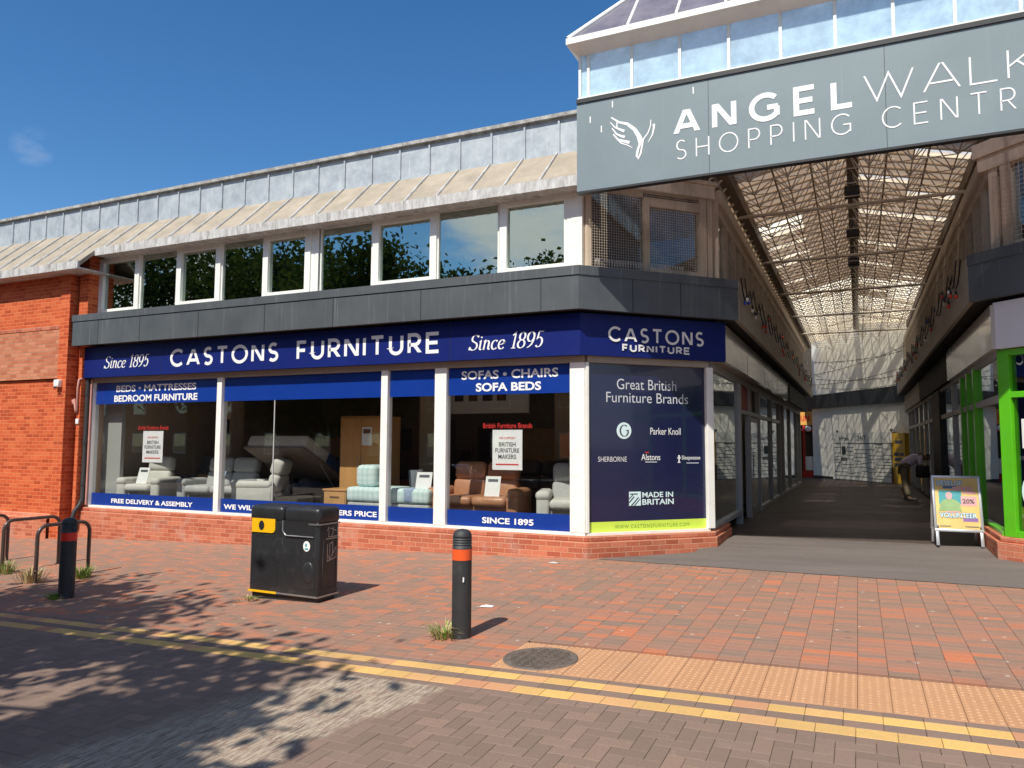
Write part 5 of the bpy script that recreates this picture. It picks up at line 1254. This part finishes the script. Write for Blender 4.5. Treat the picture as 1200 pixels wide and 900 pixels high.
for k, (ya, yb, za, zb, lb) in enumerate(((17.5, 18.0, 4.55, 4.85, 'highest thin string of small bulbs crossing before the white end wall'), (18.6, 16.0, 4.15, 4.8, 'second string of small bulbs from the top crossing before the end wall'), (19, 19.4, 4.1, 4.15, 'middle string of small bulbs crossing before the white end wall'), (20.5, 17.5, 3.95, 4.25, 'fourth string of small bulbs from the top crossing before the end wall'), (20.8, 21, 3.9, 3.95, 'lowest string of small bulbs crossing just above the black beam'))):
    o = thing('bulb_string', lb, 'string lights', (3.5, ya, za), 0, 'strings of lights in the arcade'); m_ = MB(); pts = []
    for q in range(25):
        t_ = q / 24; pts.append((2.0 + 3.1 * t_, ya + (yb - ya) * t_, za + (zb - za) * t_ - .55 * t_ * (1 - t_)))
    m_.tube(pts, .009, 4); cb = m_.build('cable', 'edge_black', o); m_ = MB()
    for p in pts[1:-1]: m_.ball((p[0], p[1], p[2] - .03), .022, 6, 4)
    m_.build('bulbs', 'bulb_clear', o)

# ================================================================== FURNITURE IN THE WINDOW
FZ = .28
def tilt(a, y, z): return Matrix.Translation((0, y, z)) @ Matrix.Rotation(a, 4, 'X') @ Matrix.Translation((0, -y, -z))
def recliner(label, loc, rz, fab, seats=1, w1=.58, cat='armchair', name='recliner', back=None, foot=False):
    o = thing(name, label, cat, loc, rz); W_ = seats * w1
    MB().rbox(-W_ / 2 - .1, W_ / 2 + .1, -.36, .40, .06, .38, .04, 3).build('base', fab, o, world=False)
    for s_ in (-1, 1):
        x = s_ * (W_ / 2 + .10); MB().rbox(x - .105, x + .105, -.46, .36, .05, .56, .06, 4).rbox(x - .12, x + .12, -.48, .34, .47, .63, .075, 4).build('arm', fab, o, world=False)
    for k in range(seats):
        x = -W_ / 2 + w1 * (k + .5)
        MB().rbox(x - w1 / 2 + .004, x + w1 / 2 - .004, -.50, .22, .34, .50, .065, 4).build('seat_cushion', fab, o, world=False)
        T = tilt(R(-14), .22, .45); h = w1 / 2 - .006
        b_ = MB().rbox(x - h, x + h, .13, .36, .42, .76, .075, 4, T).build('back_cushion', back or fab, o, world=False)
        MB().rbox(x - h + .01, x + h - .01, .10, .36, .74, 1.06, .09, 4, T).build('headrest', back or fab, b_, world=False)
        if foot: MB().rbox(x - h, x + h, -.95, -.5, .34, .44, .04, 3).build('footrest', fab, o, world=False)
    return o
def card(loc, rz, label, wd=.26, ht=.34, mat='paper'):
    o = thing('price_card', label, 'price card', loc, rz)
    T = tilt(R(-18), 0, 0); MB().box(-wd / 2, wd / 2, -.004, .004, 0, ht, T).build('card', mat, o, world=False)
    MB().box(-wd * .33, wd * .33, -.007, -.0045, ht * .72, ht * .86, T).build('print', 'letter_dark', o, world=False)
recliner('pale silver recliner chair at the far left of the shop window', (-9.95, .80, FZ), R(14), 'fabric_cream')
recliner('pale grey two seat sofa beside the first window mullion', (-8.15, 1.05, FZ), R(8), 'fabric_silver', 2, .60, 'sofa', 'sofa')
recliner('dark grey recliner behind the silver recliner in the first window', (-10.0, 2.2, FZ), R(5), 'fabric_grey')
recliner('cream recliner turned sideways left of the raised ottoman bed', (-7.0, .95, FZ), R(-70), 'fabric_cream')
recliner('dark grey recliner behind the cream recliner in the second window', (-7.2, 2.3, FZ), R(0), 'fabric_grey')
recliner('tan leather two seat sofa in the window under the makers poster', (-2.20, .92, FZ), R(6), 'leather_tan', 2, .60, 'sofa', 'sofa')
recliner('pale recliner at the right end of the street window', (-.62, .95, FZ), R(18), 'fabric_cream', back='fabric_silver')
recliner('dark brown leather sofa in the dim room behind the tan sofa', (-2.2, 2.6, FZ), R(0), 'leather_brown', 3, .6, 'sofa', 'sofa')
card((-9.96, .55, FZ + .50), R(10), 'white price card on the silver recliner'); card((-8.0, .75, FZ + .50), R(-5), 'bluish price card on the pale grey sofa', .22, .3, 'paper_blue'); card((-1.85, .62, FZ + .50), R(8), 'white price card on the tan leather sofa'); card((-3.05, .42, FZ + .55), R(10), 'white price card at the foot of the aqua mattress', .28, .34)
o = thing('sideboard', 'brown wooden sideboard between the two pale chairs in the first window', 'sideboard', (-9.0, 1.9, FZ)); MB().box(-.55, .55, -.22, .22, .05, .62).build('carcass', 'wood_dark', o, world=False, bevel=.01); MB().box(-.57, .57, -.24, .24, .62, .65).build('top', 'wood_beech', o, world=False)
for sx in (-.27, .27): MB().box(sx - .25, sx + .25, -.232, -.22, .10, .58).build('door', 'wood_dark', o, world=False)
# raised ottoman bed
ob = thing('ottoman_bed', 'storage bed with its mattress and base lifted up behind the second window', 'bed', (-6.75, 2.6, FZ))
Tb = tilt(R(-27), 0, .34)
mb = MB(); mb.rbox(-.78, .78, -1.9, .0, .02, .32, .02, 2); mb.build('divan_base', 'interior_dark', ob, world=False)
MB().rbox(-.76, .76, -1.95, .02, .36, .42, .02, 2, Tb).build('lifting_platform', 'bed_base', ob, world=False)
mt_ = MB().rbox(-.74, .74, -1.93, .0, .425, .68, .06, 4, Tb).build('mattress', 'fabric_cream', ob, world=False)
MB().rbox(.735, .752, -1.2, -.6, .44, .66, .005, 1, Tb).build('corner_guard', 'bed_blue', mt_, world=False)
for sx in (-.7, .7):
    p = Tb @ Vector((sx, -1.3, .36)); MB().tube([(sx, -.55, .30), p], .014, 8).build('gas_strut', 'steel_trim', ob, world=False)
MB().rbox(-.80, .80, .03, .12, .0, 1.05, .03, 2).build('headboard', 'bed_blue', ob, world=False)
# wardrobe, bedside cabinet, aqua bed
wd = thing('wardrobe', 'beech two door wardrobe standing behind the aqua bed', 'wardrobe', (-4.72, 1.26, FZ))
MB().box(-.48, .48, -.28, .28, .0, 1.86).build('carcass', 'wood_beech', wd, world=False, bevel=.006)
for sx in (-.24, .24):
    d_ = MB().box(sx - .232, sx + .232, -.30, -.281, .06, 1.82).build('door', 'wood_beech', wd, world=False, bevel=.004); MB().tube([(sx - math.copysign(.19, sx), -.32, .75), (sx - math.copysign(.19, sx), -.32, 1.1)], .008, 6).build('handle', 'steel_trim', d_, world=False)
MB().box(.02, .24, -.308, -.302, 1.32, 1.66).build('notice', 'paper', wd, world=False); MB().box(.05, .21, -.311, -.309, 1.54, 1.62).build('notice_print', 'wood_dark', wd, world=False)
bs = thing('bedside_cabinet', 'small beech bedside cabinet at the head of the aqua bed', 'cabinet', (-4.78, .50, FZ)); MB().box(-.24, .24, -.2, .2, 0, .52).build('carcass', 'wood_beech', bs, world=False, bevel=.005); MB().box(-.26, .26, -.22, .22, .52, .55).build('top', 'wood_beech', bs, world=False, bevel=.004)
d_ = MB().box(-.22, .22, -.212, -.2005, .27, .50).build('drawer', 'wood_beech', bs, world=False, bevel=.004); MB().box(-.1, .1, -.222, -.212, .40, .425).build('handle', 'wood_dark', d_, world=False)
bd = thing('bed', 'single bed with a quilted aqua mattress along the shop window', 'bed', (-3.70, .62, FZ)); MB().rbox(-.80, .85, -.34, .34, .04, .34, .03, 2).build('divan_base', 'fabric_silver', bd, world=False); m0 = MB().rbox(-.82, .86, -.36, .36, .345, .60, .06, 4).build('mattress', 'mattress_aqua', bd, world=False)
MB().rbox(.36, .56, -.364, .364, .37, .606, .03, 2).build('border_band', 'paper_blue', m0, world=False)
mb = MB(); mb.rbox(-.72, -.30, -.24, .24, .60, .98, .09, 5, tilt(0, 0, 0)); o = tag(mb.build('pillow', 'mattress_aqua'), 'pale aqua pillow propped up at the head of the aqua bed', 'pillow'); o.location = (-3.70, .62, FZ)
o = tag(MB().lathe([(.10, 0), (.13, .30), (.12, .30), (.09, .02)], 16).build('waste_basket', 'fabric_grey'), 'dark grey basket standing on the aqua bed', 'basket'); o.location = (-3.4, .75, FZ + .60)
# posters in the windows
for x0, x1, lb, lb2 in ((-9.32, -8.76, 'white BRITISH FURNITURE MAKERS poster in the first shop window', 'faint red window lettering above the poster in the first window'), (-1.55, -1.04, 'white BRITISH FURNITURE MAKERS poster in the window over the tan sofa', 'red British Furniture Brands lettering over the poster above the tan sofa')):
    po = thing('window_poster', lb, 'poster', (x0, .03, 1.25)); z0, z1 = 1.24, 1.86; c_ = (x0 + x1) / 2; w_ = (x1 - x0)
    MB().box(x0, x1, .028, .034, z0, z1).build('sheet', 'paper', po)
    text('BRITISH', po, TA, c_ - w_ * .28, c_ + w_ * .28, z0 + .36, z0 + .43, -.026, 'letter_dark', weight=.012); text('FURNITURE', po, TA, c_ - w_ * .40, c_ + w_ * .40, z0 + .265, z0 + .335, -.026, 'letter_dark', weight=.012); text('MAKERS', po, TA, c_ - w_ * .30, c_ + w_ * .30, z0 + .17, z0 + .24, -.026, 'letter_dark', weight=.012)
    text('WE SUPPORT', po, TA, c_ - w_ * .28, c_ + w_ * .28, z0 + .475, z0 + .51, -.026, 'letter_red', weight=.01); MB().box(c_ - w_ * .38, c_ + w_ * .38, .025, .028, z0 + .075, z0 + .095).build('small_print', 'letter_red', po)
    wl_ = text('British Furniture Brands', None, TA, c_ - .42, c_ + .42, 1.885, 1.965, -.024, 'letter_red', weight=.02, name='window_lettering'); tag(wl_, lb2, 'lettering')
pf = thing('framed_picture', 'dark framed picture on the pale column in the first window', 'picture', (-9.4, 2.18, 1.9)); MB().box(-9.58, -9.22, 2.16, 2.195, 1.75, 2.15).build('frame', 'edge_black', pf); MB().box(-9.54, -9.26, 2.155, 2.16, 1.79, 2.11).build('print', 'letter_grey', pf)

# ================================================================== ACROSS THE STREET (seen mirrored in the panes, and casting the dappled shade)
def crown_mesh(seed, n, rx, ry, rz, leaf, nc=46):
    random.seed(seed); mb = MB(); cl_ = []
    for k in range(nc):
        while True:
            p = Vector((random.uniform(-1, 1), random.uniform(-1, 1), random.uniform(-1, 1)))
            if .25 < p.length < 1: break
        cl_.append((Vector((p.x * rx, p.y * ry, p.z * rz)), random.uniform(.45, 1.0) * min(rx, ry, rz) * .42))
    for k in range(n):
        c, r = random.choice(cl_); q = Vector((random.gauss(0, 1), random.gauss(0, 1), random.gauss(0, .8))) * r * .6; p = c + q
        u = Vector((random.gauss(0, 1), random.gauss(0, 1), random.gauss(0, 1))).normalized(); w_ = u.cross(Vector((random.gauss(0, 1), random.gauss(0, 1), random.gauss(0, 1)))).normalized(); s_ = leaf * random.uniform(.6, 1.3)
        mb.add([p - u * s_, p + w_ * s_ * .55, p + u * s_, p - w_ * s_ * .55], [(0, 1, 2, 3)], None, random.uniform(.01, 1))
    return mb, cl_
def tree(label, loc, hc, rx, ry, rz, n, seed, leaf=.11, rt=.22, nc=46):
    o = thing('street_tree', label, 'tree', (loc[0], loc[1], gz(*loc)), 0, 'trees across the street'); mb, cl_ = crown_mesh(seed, n, rx, ry, rz, leaf, nc)
    for i in range(len(mb.v)): mb.v[i] = mb.v[i] + Vector((0, 0, hc))
    mb.build('crown', 'leaf', o, world=False)
    tk = MB(); tk.tube([(0, 0, -.2), (.03, .02, 1), (.0, .05, hc - rz * .5), (.05, 0, hc + rz * .4)], [rt * 1.25, rt, rt * .75, rt * .3], 10); t_ = tk.build('trunk', 'bark', o, world=False); lb = MB(); random.seed(seed)
    for c, r in cl_[:34]:
        b0 = Vector((.03, .03, hc - rz * random.uniform(.2, .8))); e = c + Vector((0, 0, hc)); lb.tube([b0, b0.lerp(e, .5) + Vector((0, 0, .15)), e], [rt * .35, rt * .2, .02], 6, None, False)
    lb.build('limbs', 'bark', t_, world=False)
tree('broad street tree whose crown shades the left of the road', (-5.7, -12.1), 5.7, 5.4, 3.7, 2.0, 26000, 5, .115, nc=110)
tree('tall tree across the road mirrored in the middle upper windows', (-13.5, -13.0), 6.6, 3.8, 3.2, 3.4, 26000, 6, .12, nc=70)
tree('taller tree far left across the road mirrored in the left upper windows', (-20.5, -17), 7.6, 4.4, 4.0, 4.2, 24000, 7, .14, nc=70)
tree('tree farthest left across the road', (-29, -19), 9.0, 4.5, 4.2, 4.5, 16000, 8, .16, nc=60)
tree('slender tree across the road mirrored low in the right upper windows', (-9.0, -19), 7.6, 2.4, 2.4, 2.6, 7000, 9, .10)
tree('rounded tree across the road near the terrace end', (9, -24), 7.0, 3.5, 3.2, 3.4, 6000, 10, .18)
tb = thing('added_terrace', 'long dark brick terrace behind the trees, added as a dark backdrop for reflections', 'building', (-8, -30, 0))  # unseen terrace, added to give the shop panes something dark to mirror
MB().box(-60, 34, -38, -30, -.8, 6.4).build('wall', 'dark_terrace_brick', tb); mb = MB(); mb.add([(-60, -29.7, 6.3), (34, -29.7, 6.3), (34, -34, 8.8), (-60, -34, 8.8), (34, -38.3, 6.3), (-60, -38.3, 6.3)], [(0, 3, 2, 1), (3, 5, 4, 2), (1, 2, 4), (0, 5, 3)]); mb.build('roof', 'beam_brown', tb)
x = -56
while x < 32:
    for z0 in (.8, 3.7):
        f = MB().box(x, x + 1.3, -30.0, -29.95, z0, z0 + 1.5).build('window', 'white_frame', tb); MB().box(x + .08, x + 1.22, -29.949, -29.94, z0 + .08, z0 + 1.42).build('pane', 'upper_glass', f)
    x += 4.4
# parked cars along the far kerb, mirrored in the shop windows
def car(label, loc, rz, paint):
    o = thing('parked_car', label, 'car', loc, rz, 'cars parked across the street')
    body = [(-2.1, .32), (-2.12, .62), (-1.95, .86), (-1.25, .93), (1.15, .95), (2.0, .88), (2.1, .6), (2.08, .32)]
    bm = bmesh.new(); vs = [bm.verts.new((x, -.86, z)) for x, z in body]; f = bm.faces.new(vs); g = bmesh.ops.extrude_face_region(bm, geom=[f])
    for v in g['geom']:
        if isinstance(v, bmesh.types.BMVert): v.co.y = .86
    bmesh.ops.recalc_face_normals(bm, faces=bm.faces); bmesh.ops.bevel(bm, geom=list(bm.edges), offset=.09, segments=3, profile=.5, affect='EDGES'); bm.verts.index_update()
    MB().add([v.co.copy() for v in bm.verts], [[v.index for v in f.verts] for f in bm.faces], None, None, True).build('body', paint, o, world=False); bm.free()
    def house(x0, x1, x2, x3, z0, z1, w0, w1, nm, m, par=o): 
        return MB().add([(x0, -w0, z0), (x3, -w0, z0), (x3, w0, z0), (x0, w0, z0), (x1, -w1, z1), (x2, -w1, z1), (x2, w1, z1), (x1, w1, z1)], [(0, 3, 2, 1), (4, 5, 6, 7), (0, 1, 5, 4), (1, 2, 6, 5), (2, 3, 7, 6), (3, 0, 4, 7)]).build(nm, m, par, world=False, bevel=.04)
    house(-1.35, -.55, 1.0, 1.75, .90, 1.40, .80, .62, 'windows', 'edge_black'); house(-.62, -.5, .95, 1.1, 1.385, 1.45, .64, .60, 'roof', paint)
    for x in (-1.3, 1.35):
        for y in (-.80, .80):
            T = Matrix.Translation((x, y, .32)) @ Matrix.Rotation(R(90), 4, 'X'); w_ = MB().lathe([(.20, -.1), (.32, -.09), (.32, .09), (.20, .1)], 24, T).build('wheel', 'edge_black', o, world=False); MB().lathe([(.02, -.105), (.19, -.102), (.19, .102), (.02, .105)], 16, T).build('rim', 'alu', w_, world=False)
    for y in (-.6, .6): MB().rbox(-2.13, -2.02, y - .17, y + .17, .62, .76, .03, 2).build('headlight', 'letter_grey', o, world=False); MB().rbox(2.0, 2.11, y - .17, y + .17, .64, .8, .03, 2).build('tail_light', 'band_red', o, world=False)
plain('car_teal', (.03, .13, .20), .25, .05, 2, metal=.4, coat=1); plain('car_silver', (.42, .44, .45), .3, .05, 2, metal=.6, coat=1); plain('car_black', (.012, .012, .015), .25, .1, 2, coat=1)
for x, m_, lb in ((-4.6, 'car_teal', 'teal blue car parked across the street'), (-10.6, 'car_black', 'black car parked across the street behind the teal one'), (1.2, 'car_silver', 'silver car parked across the street behind the camera')):
    car(lb, (x, -14.6, gz(x, -14.6)), R(180), m_)

# storage furniture along the dim back wall of the shop
def dresser(label, loc, w, h, mat):
    o = thing('display_cabinet', label, 'cabinet', loc, 0, 'wooden cabinets at the back of the shop'); MB().box(-w / 2, w / 2, -.22, .22, 0, h).build('carcass', mat, o, world=False, bevel=.006)
    for k in (-1, 1): MB().box(k * w / 4 - w / 4 + .015, k * w / 4 + w / 4 - .015, -.24, -.221, .06, h * .55).build('door', mat, o, world=False, bevel=.004)
    for k in range(3): MB().box(-w / 2 + .02, w / 2 - .02, -.236, -.221, h * .58 + k * h * .13, h * .58 + k * h * .13 + h * .11).build('drawer', mat, o, world=False, bevel=.004)
for x, y, w_, h_, m_, lb in ((-8.6, 5.2, 1.5, 1.5, 'wood_beech', 'tall beech cabinet far back in the first window'), (-6.2, 6.2, 1.8, 1.2, 'wood_dark', 'low dark cabinet far back beyond the raised bed'), (-5.2, 4.4, .9, 1.9, 'wood_dark', 'tall dark cabinet left of the beech wardrobe at the back'), (-2.9, 5.0, 1.2, 1.7, 'wood_beech', 'beech cabinet far back in the narrow window'), (-.9, 5.6, 1.6, 1.3, 'wood_dark', 'dark cabinet far back beyond the tan sofa')): dresser(lb, (x, y, FZ), w_, h_, m_)
